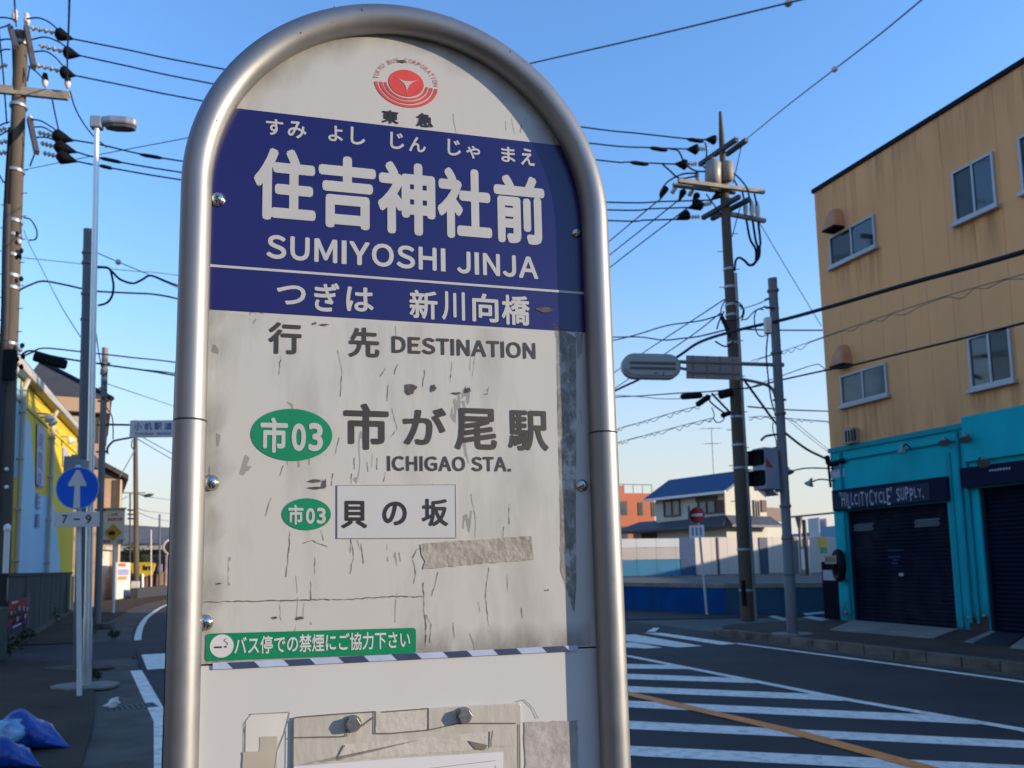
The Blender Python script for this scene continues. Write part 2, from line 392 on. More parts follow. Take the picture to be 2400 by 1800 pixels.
MB().slab(pv, -.05, .15).build('pavement', m_walk, kind='structure')
# ramps of pale concrete before the shutters
c3r = lambda x, y: (1850+x*.33153, 1050+y*.33153)
MB().slab([G(*c3r(*p), .15) for p in ((285, 1290), (455, 1217), (1195, 1283), (1020, 1348))], .14, .165).build('concrete_apron', m_conc, kind='structure')
MB().slab([G(*c3r(*p), .15) for p in ((1240, 1372), (1420, 1295), (1460, 1300), (1300, 1380))], .14, .162).build('concrete_apron', m_conc, kind='structure')
m_plate = M('steel ramp plate', (.03, .032, .04), .6, .4, var=.2, scale=8)
MB().slab([G(*c3r(*p), .15) for p in ((1310, 1385), (1470, 1300), (1659, 1320), (1550, 1405))], .14, .168).build('ramp_plate', m_plate, kind='structure')
MB().slab([G(*c3r(*p), .15) for p in ((1560, 1415), (1659, 1345), (1900, 1370), (1800, 1440))], .14, .166).build('concrete_apron', m_conc, kind='structure')
# side street behind the shop corner: worn white marks
mark('worn_marking', [gp(q, .15) for q in ([(1880, 1447), (1900, 1444), (1945, 1452), (1925, 1456)], [(1880, 1438), (1948, 1432), (1948, 1436), (1890, 1442)], [(1800, 1445), (1815, 1443), (1850, 1452), (1835, 1455)])], M('worn paint', (.3, .3, .32), .8, stain=(.06, .06, .07), sscale=8, samt=.9), .154)

# ------------------------------------------------------------------ bus stop sign
U = nrm(ray(9047, 1219)); Vv = nrm(ray(959, -13420)); Vv = nrm(Vv-U*(U@Vv))
SF = Frame(CAM + ray(920, 1100)*.84713, U, Vv)
TR = .0158; AX0, AX1 = -.2075, .2435; AC = (AX0+AX1)/2; AR = (AX1-AX0)/2; SPR = .3015
PW = -.007                                   # face of the panel behind the tube axis
m_tube = M('brushed aluminium tube', (.265, .265, .27), .50, .85, var=.05, scale=30, stain=(.21, .205, .20), sscale=22, samt=.4, stretch=(1, 1, .3))
m_sleeve = M('aluminium sleeve', (.255, .257, .265), .54, .85, var=.06, scale=40, stain=(.20, .20, .20), sscale=26, samt=.45, bump=.012, bscale=500)

def panel_mat(name, base, mark, dens):
    mt = M(name, base, .32, var=.03, scale=9, stain=tuple(c*.82 for c in base), sscale=9, samt=.85, stretch=(1, 1, .22), spec=.4)
    nt = mt.node_tree; N = nt.nodes; L = nt.links; b = N['Principled BSDF']; src = b.inputs['Base Color'].links[0].from_socket
    tc = N.new('ShaderNodeTexCoord')
    def noise(sc, stretch, det, rough=.6):
        mp = N.new('ShaderNodeMapping'); mp.inputs['Scale'].default_value = stretch; L.new(tc.outputs['Object'], mp.inputs['Vector'])
        n = N.new('ShaderNodeTexNoise'); n.inputs['Scale'].default_value = sc; n.inputs['Detail'].default_value = det; n.inputs['Roughness'].default_value = rough
        L.new(mp.outputs[0], n.inputs['Vector']); return n.outputs['Fac']
    def math_(op, a, bb):
        k = N.new('ShaderNodeMath'); k.operation = op
        for i, q in enumerate((a, bb)):
            if isinstance(q, (int, float)): k.inputs[i].default_value = q
            else: L.new(q, k.inputs[i])
        return k.outputs[0]
    # thin hairline cracks running mostly downwards
    n1 = noise(16, (1.0, 1.0, .16), 3); line = math_('LESS_THAN', math_('ABSOLUTE', math_('SUBTRACT', n1, .5), 0), .0075)
    gate = math_('GREATER_THAN', noise(11, (1, 1, .8), 4), dens)
    n2 = noise(60, (1, 1, .5), 5, .7); spk = math_('GREATER_THAN', n2, .78)
    k = math_('MAXIMUM', math_('MULTIPLY', line, gate), math_('MULTIPLY', spk, .6))
    k = math_('MULTIPLY', k, .6)
    mx = N.new('ShaderNodeMix'); mx.data_type = 'RGBA'; L.new(k, mx.inputs[0]); L.new(src, mx.inputs[6]); mx.inputs[7].default_value = (*mark, 1)
    L.new(mx.outputs[2], b.inputs['Base Color']); return mt
m_panel = panel_mat('cream enamel panel', (.46, .445, .415), (.14, .125, .11), .58)
m_lower = M('white lower panel', (.50, .49, .475), .35, var=.02, scale=6, stain=(.42, .41, .40), sscale=6, samt=.35)
m_blue = M('blue enamel', (.008, .0045, .085), .30, var=.08, scale=6, spec=.55)
m_let = M('pale lettering', (.42, .41, .395), .4, var=.04, scale=30)
m_brown = M('brown lettering', (.045, .033, .026), .5, var=.1, scale=30)
m_ink = M('black lettering', (.018, .016, .018), .5, var=.1, scale=30)
m_red = M('red emblem', (.58, .055, .035), .4, var=.1, scale=40)
m_red2 = M('faded red print', (.45, .14, .12), .5, var=.2, scale=60)
m_green = M('green sticker', (.003, .19, .08), .35, var=.06, scale=30)
m_screw = M('chrome screw', (.55, .53, .50), .16, 1.0, var=.05, scale=60)
m_slot = M('screw slot', (.02, .02, .02), .6)

bus = thing('bus_stop_sign', 'round topped bus stop sign with aluminium tube frame and blue band, close in the foreground', 'bus stop sign', SF.p(AC, -1.62))
arcp = [(AC + AR*math.cos(t), SPR + AR*math.sin(t)) for t in np.linspace(0, math.pi, 61)]
SPL, SPRR = SF.px(420, 984)[1], SF.px(1412, 1014)[1]
path = [(AX1, y) for y in np.linspace(SPRR, SPR, 8)[:-1]] + arcp + [(AX0, y) for y in np.linspace(SPR, SPL, 8)[1:]]
MB().tube([SF.p(a, b) for a, b in path], TR, 28).build('frame_tube', m_tube, bus)
for ax, top in ((AX0, SPL), (AX1, SPRR)):
    MB().tube([SF.p(ax, b) for b in np.linspace(top-.0006, -1.56, 12)], TR*1.04, 28).build('frame_leg', m_sleeve, bus)
    MB().lathe([(TR*.985, -.003), (TR*1.045, -.0022), (TR*1.045, -.0004), (TR*.985, .0002)], SF.p(ax, top), SF.v, 28).build('tube_joint', m_slot, bus)
MB().box(SF, AX0-.08, AX1+.08, -1.62, -1.545, -.16, .16).build('concrete_base', m_conc, bus, bevel=.01)
seamL, seamR = SF.px(462, 1557, PW), SF.px(1392, 1515, PW)
RP = AR-.004
pan = [tuple(seamL + (seamL-seamR)*.05), tuple(seamR + (seamR-seamL)*.05)]
pan[0] = (AC-RP, pan[0][1]); pan[1] = (AC+RP, pan[1][1])
top = [(AC + RP*math.cos(t), SPR + RP*math.sin(t)) for t in np.linspace(0, math.pi, 49)]
panel = MB().prism(SF, [pan[0], pan[1]] + top, PW-.003, PW).build('upper_panel', m_panel, bus)
lowp = MB().prism(SF, [(AC-RP, -.78), (AC+RP, -.78), (AC+RP, pan[1][1]-.002), (AC-RP, pan[0][1]-.002)], PW-.004, PW-.0012).build('lower_panel', m_lower, bus)
MB().prism(SF, [(AC-RP, -.79), (AC+RP, -.79)] + top, PW-.012, PW-.0045).build('back_plate', M('dark back plate', (.03, .025, .03), .5), bus)

MB().prism(SF, [(AX0-TR-.0062, -.79), (AX0-.004, -.79), (AX0-.004, SPR+.01), (AX0-TR+.003, SPR-.02), (AX0-TR-.003, .10)], -.030, -.0165).build('rear_flange', M('dark back plate', (.03, .025, .03)), bus)
# blue band clipped by the arch
E1 = PW + .0005; E2 = PW + .0010; E3 = PW+.0015
bTL, bTR = SF.px(561, 255, PW), SF.px(1309, 341, PW); bBL, bBR = SF.px(485, 725, PW), SF.px(1373, 779, PW)
def yl(p, q, x): return p[1] + (q[1]-p[1])*(x-p[0])/(q[0]-p[0])
RB = AR-.0125; right_e = [];  left_e = []
for t in np.linspace(0, math.pi/2, 60):
    x, y = AC + (RB+.009)*math.cos(t), SPR + (RB+.009)*math.sin(t)
    if y < yl(bTL, bTR, x): right_e.append((x, y))
    x, y = AC - RB*math.cos(t), SPR + RB*math.sin(t)
    if y < yl(bTL, bTR, x): left_e.append((x, y))
xl, xr = left_e[0][0], right_e[0][0]
poly = [(xl, yl(bBL, bBR, xl)), (xr, yl(bBL, bBR, xr))] + right_e + [(right_e[-1][0], yl(bTL, bTR, right_e[-1][0])), (left_e[-1][0], yl(bTL, bTR, left_e[-1][0]))] + left_e[::-1]
MB().prism(SF, poly, PW+.0001, E1).build('blue_band', m_blue, panel)
c4 = lambda x, y: (400+x*.47468, y*.47468)
c5 = lambda x, y: (400+x*.47468, 740+y*.47468)
c6 = lambda x, y: (400+x*.47468, 1250+y*.47468)
c7 = lambda x, y: (850+x*.13866, 100+y*.13866)
c8b = lambda x, y: (480+x*.23508, 1450+y*.23508)
def bx(f, x0, y0, x1, y1): return (*f(x0, y0), *f(x1, y1))
wl0, wl1 = SF.px(*c4(190, 1312), PW), SF.px(*c4(2040, 1449), PW)
mb = MB(); f2 = SF.sub(wl0[0], wl0[1], 0, math.atan2(wl1[1]-wl0[1], wl1[0]-wl0[0])); mb.box(f2, -.004, .426, -.0014, .0014, E1, E2); mb.build('band_line', m_let, panel)
SFp = Frame(SF.p(0, 0, PW), SF.u, SF.v)      # text frame lying in the panel face
T1 = E2-PW
mb = MB()
for ch, b in (('す', (470, 590, 556, 672)), ('み', (578, 600, 670, 687)), ('よ', (778, 622, 850, 702)), ('し', (888, 630, 960, 718)), ('じ', (1083, 655, 1152, 740)), ('ん', (1176, 678, 1259, 754)),
              ('じ', (1366, 690, 1432, 772)), ('ゃ', (1458, 722, 1527, 787)), ('ま', (1631, 727, 1700, 804)), ('え', (1728, 735, 1795, 820))):
    mb.textpx(ch, SFp, bx(c4, *b), T1, .022, .25)
mb.build('reading_lettering', m_let, panel)
mb = MB()
for ch, b in (('住', (410, 728, 717, 1100)), ('吉', (730, 768, 1013, 1137)), ('神', (1022, 797, 1306, 1166)), ('社', (1316, 827, 1583, 1187)), ('前', (1596, 862, 1846, 1210))):
    mb.textpx(ch, SFp, bx(c4, *b), T1, .036, .5)
mb.build('stop_name_lettering', m_let, panel)
mb = MB()
mb.textquad('SUMIYOSHI', SFp, c4(473, 1158), c4(473, 1277), c4(1356, 1230), c4(1356, 1342), T1, .030, True)
mb.textquad('JINJA', SFp, c4(1412, 1240), c4(1412, 1350), c4(1813, 1272), c4(1813, 1380), T1, .030, True)
mb.build('romaji_lettering', m_let, panel)
mb = MB()
for ch, b in (('つ', (523, 1408, 667, 1508)), ('ぎ', (708, 1395, 833, 1542)), ('は', (866, 1418, 1002, 1542)), ('新', (1178, 1433, 1317, 1578)), ('川', (1338, 1440, 1452, 1584)), ('向', (1488, 1450, 1617, 1593)), ('橋', (1633, 1458, 1772, 1608))):
    mb.textpx(ch, SFp, bx(c4, *b), T1, .024, .35)
mb.build('next_stop_lettering', m_let, panel)
# emblem
LT = .0009
ce = SFp.px(*c7(738, 688)); rx = (SFp.px(*c7(1036, 720))[0]-SFp.px(*c7(446, 655))[0])/2; ry = (SFp.px(*c7(725, 462))[1]-SFp.px(*c7(752, 912))[1])/2
el = lambda k, t, kx=None: (ce[0]+rx*(kx or k)*math.cos(t), ce[1]+ry*k*math.sin(t))
mb = MB(); mb.prism(SFp, [el(1, t) for t in np.linspace(0, 2*math.pi, 64, endpoint=False)], .0002, .0006); 
for k in (1.17, 1.42, 1.68):
    th = .065 if k < 1.2 else .085
    ts = np.linspace(math.pi*1.03, math.pi*1.97, 40)
    mb.face([SFp.p(*el(k*1.08, t), .0006) for t in ts] + [SFp.p(*el(k*1.08-th*2, t), .0006) for t in ts[::-1]])
mb.build('emblem', m_red, panel)
tri = [c7(530, 578), c7(975, 625), c7(742, 895)]; q = [SFp.px(*p) for p in tri]; cen = np.mean(q, 0)
pts = []
for i in range(3):
    a, b = q[i], q[(i+1) % 3]
    for t in np.linspace(0, 1, 10)[:-1]: pts.append(tuple((a+(b-a)*t) + (cen-(a+b)/2)*.62*math.sin(math.pi*t)))
MB().prism(SFp, pts, .0007, .001).build('emblem_star', m_let, panel)
mb = MB(); txt = 'TOKYU BUS CORPORATION'
for i, ch in enumerate(txt):
    if ch == ' ': continue
    t = math.pi*(.97 - .94*i/(len(txt)-1)); pc = el(1.72, t); nrmang = math.atan2(ry*math.sin(t)/1, rx*math.cos(t))
    f3 = SFp.sub(pc[0], pc[1], 0, nrmang-math.pi/2); mb.text(ch, f3, -.0019 if ch != 'I' else -.0005, -.0026, .0019 if ch != 'I' else .0005, .0026, .0006, .0)
mb.build('emblem_lettering', m_red2, panel)
mb = MB()
for ch, b in (('東', (1043, 545, 1126, 612)), ('急', (1213, 560, 1296, 630))): mb.textpx(ch, SFp, bx(c4, *b), .0006, .03, .25)
mb.build('operator_lettering', m_ink, panel)
# destination block
mb = MB()
for ch, b in (('行', (485, 33, 647, 191)), ('先', (880, 58, 1031, 208))): mb.textpx(ch, SFp, bx(c5, *b), .0006, .024, .2)
mb.textquad('DESTINATION', SFp, c5(1093, 100), c5(1093, 183), c5(1801, 136), c5(1801, 214), .0006, .030, True)
mb.build('destination_lettering', m_brown, panel); mb = MB()
for ch, b in (('市', (855, 433, 1077, 662)), ('が', (1148, 453, 1362, 639)), ('尾', (1403, 457, 1610, 664)), ('駅', (1666, 468, 1864, 667))): mb.textpx(ch, SFp, bx(c5, *b), .0006, .024, .1)
mb.build('station_lettering', m_brown, panel); mb = MB()
mb.textquad('ICHIGAO STA.', SFp, c5(1070, 692), c5(1070, 766), c5(1679, 698), c5(1679, 769), .0006, .030, True)
mb.build('station_romaji_lettering', m_brown, panel)
def badge(cx, cy, rx_, ry_, chars):
    c = SFp.px(*c5(cx, cy)); a = SFp.px(*c5(cx+rx_, cy))[0]-c[0]; b = c[1]-SFp.px(*c5(cx, cy+ry_))[1]
    o = MB().prism(SFp, [(c[0]+a*math.cos(t), c[1]+b*math.sin(t)) for t in np.linspace(0, 2*math.pi, 56, endpoint=False)], .0002, .0007).build('route_badge', m_green, bus)
    mb = MB()
    for ch, bb in chars: mb.textpx(ch, SFp, bx(c5, *bb), .0011, .03, .1)
    mb.build('badge_lettering', m_let, o)
badge(600, 588, 198, 129, (('市', (443, 503, 579, 677)), ('0', (597, 532, 668, 670)), ('3', (680, 530, 752, 670))))
badge(672, 980, 119, 79, (('市', (580, 934, 656, 1032)), ('0', (667, 950, 712, 1028)), ('3', (721, 948, 766, 1028))))
q = [SFp.px(*c5(*p)) for p in ((821, 1101), (1410, 1098), (1407, 833), (821, 837))]
lab = MB().prism(SFp, [tuple(p) for p in q], .0002, .0007).build('paper_label', M('white label', (.45, .445, .445), .4, var=.03), bus)
cq = np.mean(q, 0); mb = MB(); k = .0008
for i in range(4):
    a, b = np.array(q[i]), np.array(q[(i+1) % 4]); t = (b-a)/np.linalg.norm(b-a); f3 = Frame(SFp.p(*a), SFp.u*t[0]+SFp.v*t[1], SFp.v*t[0]-SFp.u*t[1])
    mb.box(f3, 0, np.linalg.norm(b-a), 0, .0006, .0007, .001)
mb.build('label_border', M('grey print', (.2, .2, .21), .5), lab)
mb = MB()
for ch, b in (('貝', (843, 914, 971, 1050)), ('の', (1046, 917, 1166, 1036)), ('坂', (1241, 904, 1369, 1040))): mb.textpx(ch, SFp, bx(c5, *b), .0011, .026, .1)
mb.build('label_lettering', m_ink, lab)
# scuffs on the panel: adhesive band, flakes, old tape, long crack
m_resid = alpha_noise(M('adhesive residue', (.25, .235, .205), .8, var=.35, scale=120, stain=(.05, .045, .04), sscale=60, samt=.9), 55, .36, .56, .92, (1, 1, .6))
crack_m = M('hairline crack', (.115, .10, .085), .8, var=.4, scale=150)
rs = [c5(1885, 35), c5(2000, 110), c5(2003, 500), c5(2000, 1000), c6(2003, 250), c6(1993, 395), c6(1965, 310), c6(1925, 180), c5(1925, 1000), c5(1912, 500), c5(1905, 110)]
MB().face([SFp.p(*SFp.px(*p), .0005) for p in rs]).build('adhesive_residue', m_resid, panel)
m_flake = M('flaked paint', (.07, .06, .05), .8, var=.4, scale=150)
mb = MB(); rn = random.Random(11)
for f, cx, cy, w, h in ((c5, 1183, 362, 40, 30), (c5, 1300, 358, 16, 20), (c5, 1412, 384, 26, 7), (c5, 1468, 368, 18, 14), (c5, 1560, 387, 8, 4), (c5, 712, 40, 12, 8), (c5, 760, 45, 30, 6), (c5, 715, 815, 42, 8), (c5, 725, 850, 46, 7), (c5, 760, 830, 10, 30), (c6, 240, 248, 12, 5), (c6, 1860, 1530-1250+0, 10, 4),
                      (c4, 1145, 305, 24, 10), (c4, 1845, 1530, 50, 14), (c6, 515, 415, 12, 9), (c6, 640, 418, 20, 10)):
    c = SFp.px(*f(cx, cy)); s_ = SFp.px(*f(cx+1, cy))[0]-c[0]
    pts = [(c[0]+s_*w*math.cos(t)*rn.uniform(.45, 1.1), c[1]+s_*h*math.sin(t)*rn.uniform(.45, 1.1)) for t in np.linspace(0, 2*math.pi, 11, endpoint=False)]
    mb.face([SFp.p(*p, .0013) for p in pts])
mb.build('flakes', m_flake, panel); mb = MB()
def crack(f, P, w):
    q = [SFp.px(*f(*p)) for p in P]; pts = []
    for a, b in zip(q[:-1], q[1:]):
        L_ = np.linalg.norm(b-a); n_ = max(2, int(L_/.004))
        for i in range(n_): pts.append(a+(b-a)*i/n_ + np.array([rn.uniform(-1, 1), rn.uniform(-1, 1)])*.0006)
    pts.append(q[-1])
    for a, b in zip(pts[:-1], pts[1:]):
        t = nrm(np.append(b-a, 0))[:2]; n2 = np.array([-t[1], t[0]])*w*rn.uniform(.35, 1.2)
        mb.face([SFp.p(*(a-n2), .0004), SFp.p(*(b-n2), .0004), SFp.p(*(b+n2), .0004), SFp.p(*(a+n2), .0004)])
crack(c6, [(145, 340), (500, 332), (900, 325), (1060, 312), (1245, 313)], .0006)
crack(c6, [(1248, 240), (1252, 400), (1262, 460), (1258, 560)], .0005); crack(c6, [(1258, 400), (1285, 450), (1280, 540)], .0004)
for P in ([(1320, 190), (1300, 270), (1290, 310)], [(1570, 170), (1555, 300), (1570, 460)], [(1662, 200), (1665, 290)], [(1520, 340), (1528, 390)], [(590, 0), (580, 120), (570, 215)], [(890, 30), (905, 110), (885, 200)], [(940, 50), (952, 150)], [(690, 240), (692, 330)], [(540, 340), (543, 400)], [(660, 345), (650, 430)],
          [(1395, 440), (1400, 520)], [(1730, 370), (1738, 420)], [(1195, 120), (1215, 80), (1235, 70)], [(1195, 130), (1212, 200), (1200, 250)], [(655, 50), (700, 36), (775, 66)], [(1125, 90), (1135, 140)], [(715, 120), (712, 200)]): crack(c6, P, .00032)
for P in ([(545, 200), (535, 290)], [(825, 170), (848, 280), (838, 400)], [(1120, 240), (1105, 290)], [(1075, 340), (1070, 420)], [(1255, 270), (1245, 350)], [(1390, 230), (1380, 330)], [(1060, 260), (1035, 300)], [(1500, 200), (1490, 300)], [(1090, 460), (1120, 560), (1085, 600)], [(905, 700), (908, 760)], [(1480, 880), (1505, 1000), (1505, 1100)], [(1670, 930), (1672, 1030)],
          [(590, 1060), (585, 1170)], [(800, 780), (795, 840)], [(895, 780), (892, 830)], [(1060, 770), (1050, 820)], [(740, 1060), (755, 1110)], [(495, 900), (470, 990)], [(890, 1100), (888, 1170)], [(925, 1110), (935, 1160)], [(1645, 1040), (1642, 1110)], [(1018, 700), (1020, 760)], [(970, 720), (975, 770)], [(555, 740), (540, 790)], [(830, 600), (815, 680)]): crack(c5, P, .0003)
mb.build('cracks', crack_m, panel)
# grime gathered along the edges of the panel and below the seam
m_grime = alpha_noise(M('edge grime', (.10, .085, .065), .8, var=.3, scale=60), 26, .30, .66, .48, (1, 1, .35), True)
gmb = MB(); gz = .00025; k0_, k1_ = AX0+TR*.6, AX1-TR*.9
for i in range(30):
    y0, y1 = -.20+(.5/30)*i, -.20+(.5/30)*(i+1); w0, w1 = [.022+.008*math.sin(j*1.7)+.004*math.sin(j*.61) for j in (i, i+1)]
    gmb.face([SFp.p(k0_, y0, gz), SFp.p(k0_+w0*1.2, y0, gz), SFp.p(k0_+w1*1.2, y1, gz), SFp.p(k0_, y1, gz)])
for i in range(40):
    t0, t1 = math.pi*(.04+.92*i/40), math.pi*(.04+.92*(i+1)/40); w0, w1 = [.024+.008*math.sin(j*1.3)+.004*math.sin(j*.5) for j in (i, i+1)]
    gmb.face([SFp.p(AC+r*math.cos(t), SPR+r*math.sin(t), gz) for r, t in ((RP, t0), (RP, t1), (RP-w1-.012, t1), (RP-w0-.012, t0))])
for i in range(30):
    x0, x1 = AX0+.02+(.41/30)*i, AX0+.02+(.41/30)*(i+1); h0, h1 = [.022+.010*abs(math.sin(j*1.1)) for j in (i, i+1)]
    yb = lambda x: yl(pan[0], pan[1], x)+.001
    gmb.face([SFp.p(x0, yb(x0), gz), SFp.p(x1, yb(x1), gz), SFp.p(x1, yb(x1)+h1, gz), SFp.p(x0, yb(x0)+h0, gz)])
set_fade(gmb.build('edge_grime', m_grime, panel), [1, 0, 0, 1]*30 + [1, 1, 0, 0]*40 + [1, 1, 0, 0]*30)
m_smear = alpha_noise(M('grey smear', (.17, .15, .125), .8, var=.3, scale=60), 9, .50, .85, .22, (1, 1, .22))
smb = MB(); smb.face([SFp.p(a, b, .00018) for a, b in [(AC-RP, pan[0][1]), (AC+RP, pan[1][1]), (AC+RP, bBR[1]-.003), (AC-RP, bBL[1]-.003)]])
smb.build('smears', m_smear, panel)
m_tape = M('old grey tape', (.30, .275, .24), .6, var=.12, scale=40, stain=(.16, .14, .12), sscale=35, samt=.7, bump=.15, bscale=150)
MB().prism(SFp, jag([tuple(SFp.px(*c6(*p))) for p in ((1245, 178), (1500, 152), (1790, 130), (1780, 12), (1500, 32), (1250, 50), (1232, 55), (1240, 110), (1258, 140))]), .0002, .0008).build('tape_strip', m_tape, bus)
# green no-smoking sticker
q = [SFp.px(*c8b(*p)) for p in ((10, 420), (2105, 345), (2105, 75), (15, 145))]
ang = math.atan2(q[1][1]-q[0][1], q[1][0]-q[0][0]); GS = SFp.sub(q[0][0], q[0][1], 0, ang)
gw = np.linalg.norm(q[1]-q[0]); gh = np.linalg.norm(q[3]-q[0])*.985; r_ = .0035; pts = []
for cx, cy, a0 in ((gw-r_, r_, -90), (gw-r_, gh-r_, 0), (r_, gh-r_, 90), (r_, r_, 180)):
    for t in np.linspace(a0, a0+90, 7): pts.append((cx+r_*math.cos(math.radians(t)), cy+r_*math.sin(math.radians(t))))
stk = MB().prism(GS, pts, .0003, .0009).build('no_smoking_sticker', m_green, bus)
m_lbright = M('white lettering', (.52, .51, .51), .4, var=.03)
mb = MB(); mb.textquad('バス停での禁煙にご協力下さい', SFp, c8b(295, 180), c8b(295, 360), c8b(2045, 118), c8b(2045, 292), .0012, .016); mb.build('sticker_lettering', m_lbright, stk)
c = SFp.px(*c8b(170, 272)); rr = SFp.px(*c8b(288, 272))[0]-c[0]
MB().prism(SFp, [(c[0]+rr*math.cos(t), c[1]+rr*math.sin(t)) for t in np.linspace(0, 2*math.pi, 40, endpoint=False)], .0009, .0013).build('emblem_disc', m_lbright, stk)
mb = MB(); fz = SFp.sub(c[0], c[1], 0, ang)
mb.box(fz, -rr*.62, rr*.02, -rr*.16, -rr*.02, .0013, .0016); mb.box(fz, rr*.2, rr*.42, -rr*.14, -rr*.02, .0013, .0016)
mb.tube([fz.p(rr*(.35+.16*math.sin(t*3)), rr*(.05+.6*t/2.2), .0014) for t in np.linspace(0, 2.2, 14)], rr*.025, 5)
mb.build('cigarette_mark', m_ink, stk)
# blue and white striped strip along the seam
m_navy = M('navy stripe', (.035, .05, .11), .4, var=.15, scale=40); m_pale = M('pale blue stripe', (.36, .42, .58), .4, var=.1, scale=40)
a, b = SFp.px(*c6(208, 657)), SFp.px(*c6(2010, 566)); ang = math.atan2(b[1]-a[1], b[0]-a[0]); L_ = np.linalg.norm(b-a); SS = SFp.sub(a[0], a[1], 0, ang)
h = .0031; strp = MB().box(SS, 0, L_, -h, h, .0003, .0007).build('striped_strip', m_pale, bus)
mb = MB(); n_ = 7.0; p_ = L_/6.9
for i in range(7):
    x0 = p_*(.3+i*.985); x1 = min(x0+p_*.46, L_); mb.prism(SS, [(x0+.003, -h), (min(x1+.003, L_), -h), (x1-.003, h), (x0-.003, h)], .0007, .001)
mb.build('dark_stripes', m_navy, strp)
# perspex holder taped on the lower panel
SL = Frame(SF.p(0, 0, PW-.0012), SF.u, SF.v); pl = lambda x, y: tuple(SL.px(*c6(x, y)))
m_acr = M('yellowed clear holder', (.42, .395, .345), .3, var=.06, scale=14, stain=(.30, .27, .22), sscale=9, samt=.6, stretch=(1, 1, .35), bump=.08, bscale=60)
m_acr2 = M('clear tape layer', (.47, .44, .385), .25, var=.06, scale=20, stain=(.33, .30, .25), sscale=14, samt=.6, bump=.1, bscale=90)
def ext2(a, b, k): return (a[0]+(b[0]-a[0])*k, a[1]+(b[1]-a[1])*k)
bot = -.74
hold = MB().prism(SL, [(pl(600, 1159)[0], bot), (pl(1725, 1150)[0], bot), pl(1725, 845), pl(1720, 838), pl(1280, 862), pl(620, 905), pl(606, 918)], .0002, .0032).build('timetable_holder', m_acr, bus, bevel=.0006)
MB().prism(SL, jag([pl(1012, 985), pl(1272, 965), pl(1272, 862), pl(1012, 880)]), .0032, .0036).build('tape_patch', m_acr2, hold)
MB().prism(SL, jag([pl(612, 1140), pl(820, 1120), pl(850, 1040), pl(1500, 985), pl(1570, 975), pl(1575, 1060), pl(1100, 1095), pl(830, 1115)]), .0032, .0037).build('tape_patch', m_acr2, hold)
MB().prism(SL, jag([pl(1580, 1050), pl(1700, 1045), pl(1705, 950), pl(1585, 972)]), .0032, .0038).build('tape_patch', m_acr, hold)
MB().prism(SL, [(pl(607, 1150)[0], bot+.02), (pl(1636, 1150)[0], bot+.02), pl(1636, 1075), pl(1100, 1108), pl(607, 1148)], .0036, .0042).build('timetable_sheet', M('white paper', (.56, .545, .57), .6, var=.02), hold)
mb = MB(); fpl = SL.sub(*pl(1240, 1161), 0, 0.0)
mb.box(Frame(SL.p(*pl(1236, 1159)), SL.u*math.cos(.045)+SL.v*math.sin(.045), SL.v), 0, pl(1600, 1150)[0]-pl(1236, 1150)[0], -.0006, 0, .0042, .0045)
mb.box(SL, pl(1598, 1150)[0], pl(1600, 1150)[0], bot+.03, pl(1598, 1142)[1], .0042, .0045); mb.build('table_rule', M('thin print', (.25, .25, .27), .6), hold)
MB().prism(SL, [pl(1465, 1020), pl(1560, 1042), pl(1545, 1065), pl(1500, 1062)], .0038, .0046).build('torn_tape_flap', M('dark torn tape', (.14, .125, .10), .6), hold)  # small dark brown piece lying over the tape patches
mb = MB()
for P in ([(606, 1005), (850, 1000), (860, 995)], [(1005, 880), (1003, 985), (1080, 985)], [(1270, 862), (1270, 965)], [(1080, 985), (1270, 968), (1420, 935), (1700, 935)], [(820, 1110), (850, 1050), (860, 1045)], [(862, 965), (870, 1000)], [(940, 950), (1000, 905)], [(1715, 940), (1718, 1159)], [(606, 920), (604, 1159)], [(620, 905), (840, 888), (1010, 877)], [(1040, 880), (1270, 862)], [(1570, 975), (1568, 1055)]):
    q = [SL.px(*c6(*p)) for p in P]
    for a, b in zip(q[:-1], q[1:]):
        t = nrm(np.append(b-a, 0))[:2]; n2 = np.array([-t[1], t[0]])*.0006; mb.face([SL.p(*(a-n2), .0041), SL.p(*(b-n2), .0041), SL.p(*(b+n2), .0041), SL.p(*(a+n2), .0041)])
mb.build('tape_edge', M('dirty tape edge', (.10, .09, .075), .7, var=.4, scale=120), hold)
MB().prism(SL, jag([(pl(350, 1159)[0], bot+.2), (pl(512, 1159)[0], bot+.2), pl(520, 1100), pl(560, 990), pl(588, 884), pl(400, 892), pl(370, 930)]), .0002, .0007).build('clear_tape', M('clear tape', (.55, .53, .49), .3, var=.05, scale=20, stain=(.38, .33, .27), sscale=12, samt=.6), bus)
MB().prism(SL, jag([(pl(352, 1159)[0], bot+.22), (pl(515, 1159)[0], bot+.22), pl(528, 1000), pl(440, 1005), pl(436, 1075), pl(355, 1080)]), .0007, .0011).build('clear_tape', M('brown tape', (.38, .34, .275), .35, var=.08, scale=20), bus)
MB().prism(SL, jag([(pl(1745, 1159)[0], bot+.15), (pl(2008, 1159)[0], bot+.15), pl(2006, 922), pl(1745, 932)]), .0002, .0009).build('tape_strip', M('rough grey tape', (.34, .315, .30), .75, var=.18, scale=26, stain=(.20, .18, .165), sscale=30, samt=.8, bump=.12, bscale=90), bus)
mb = MB(); 
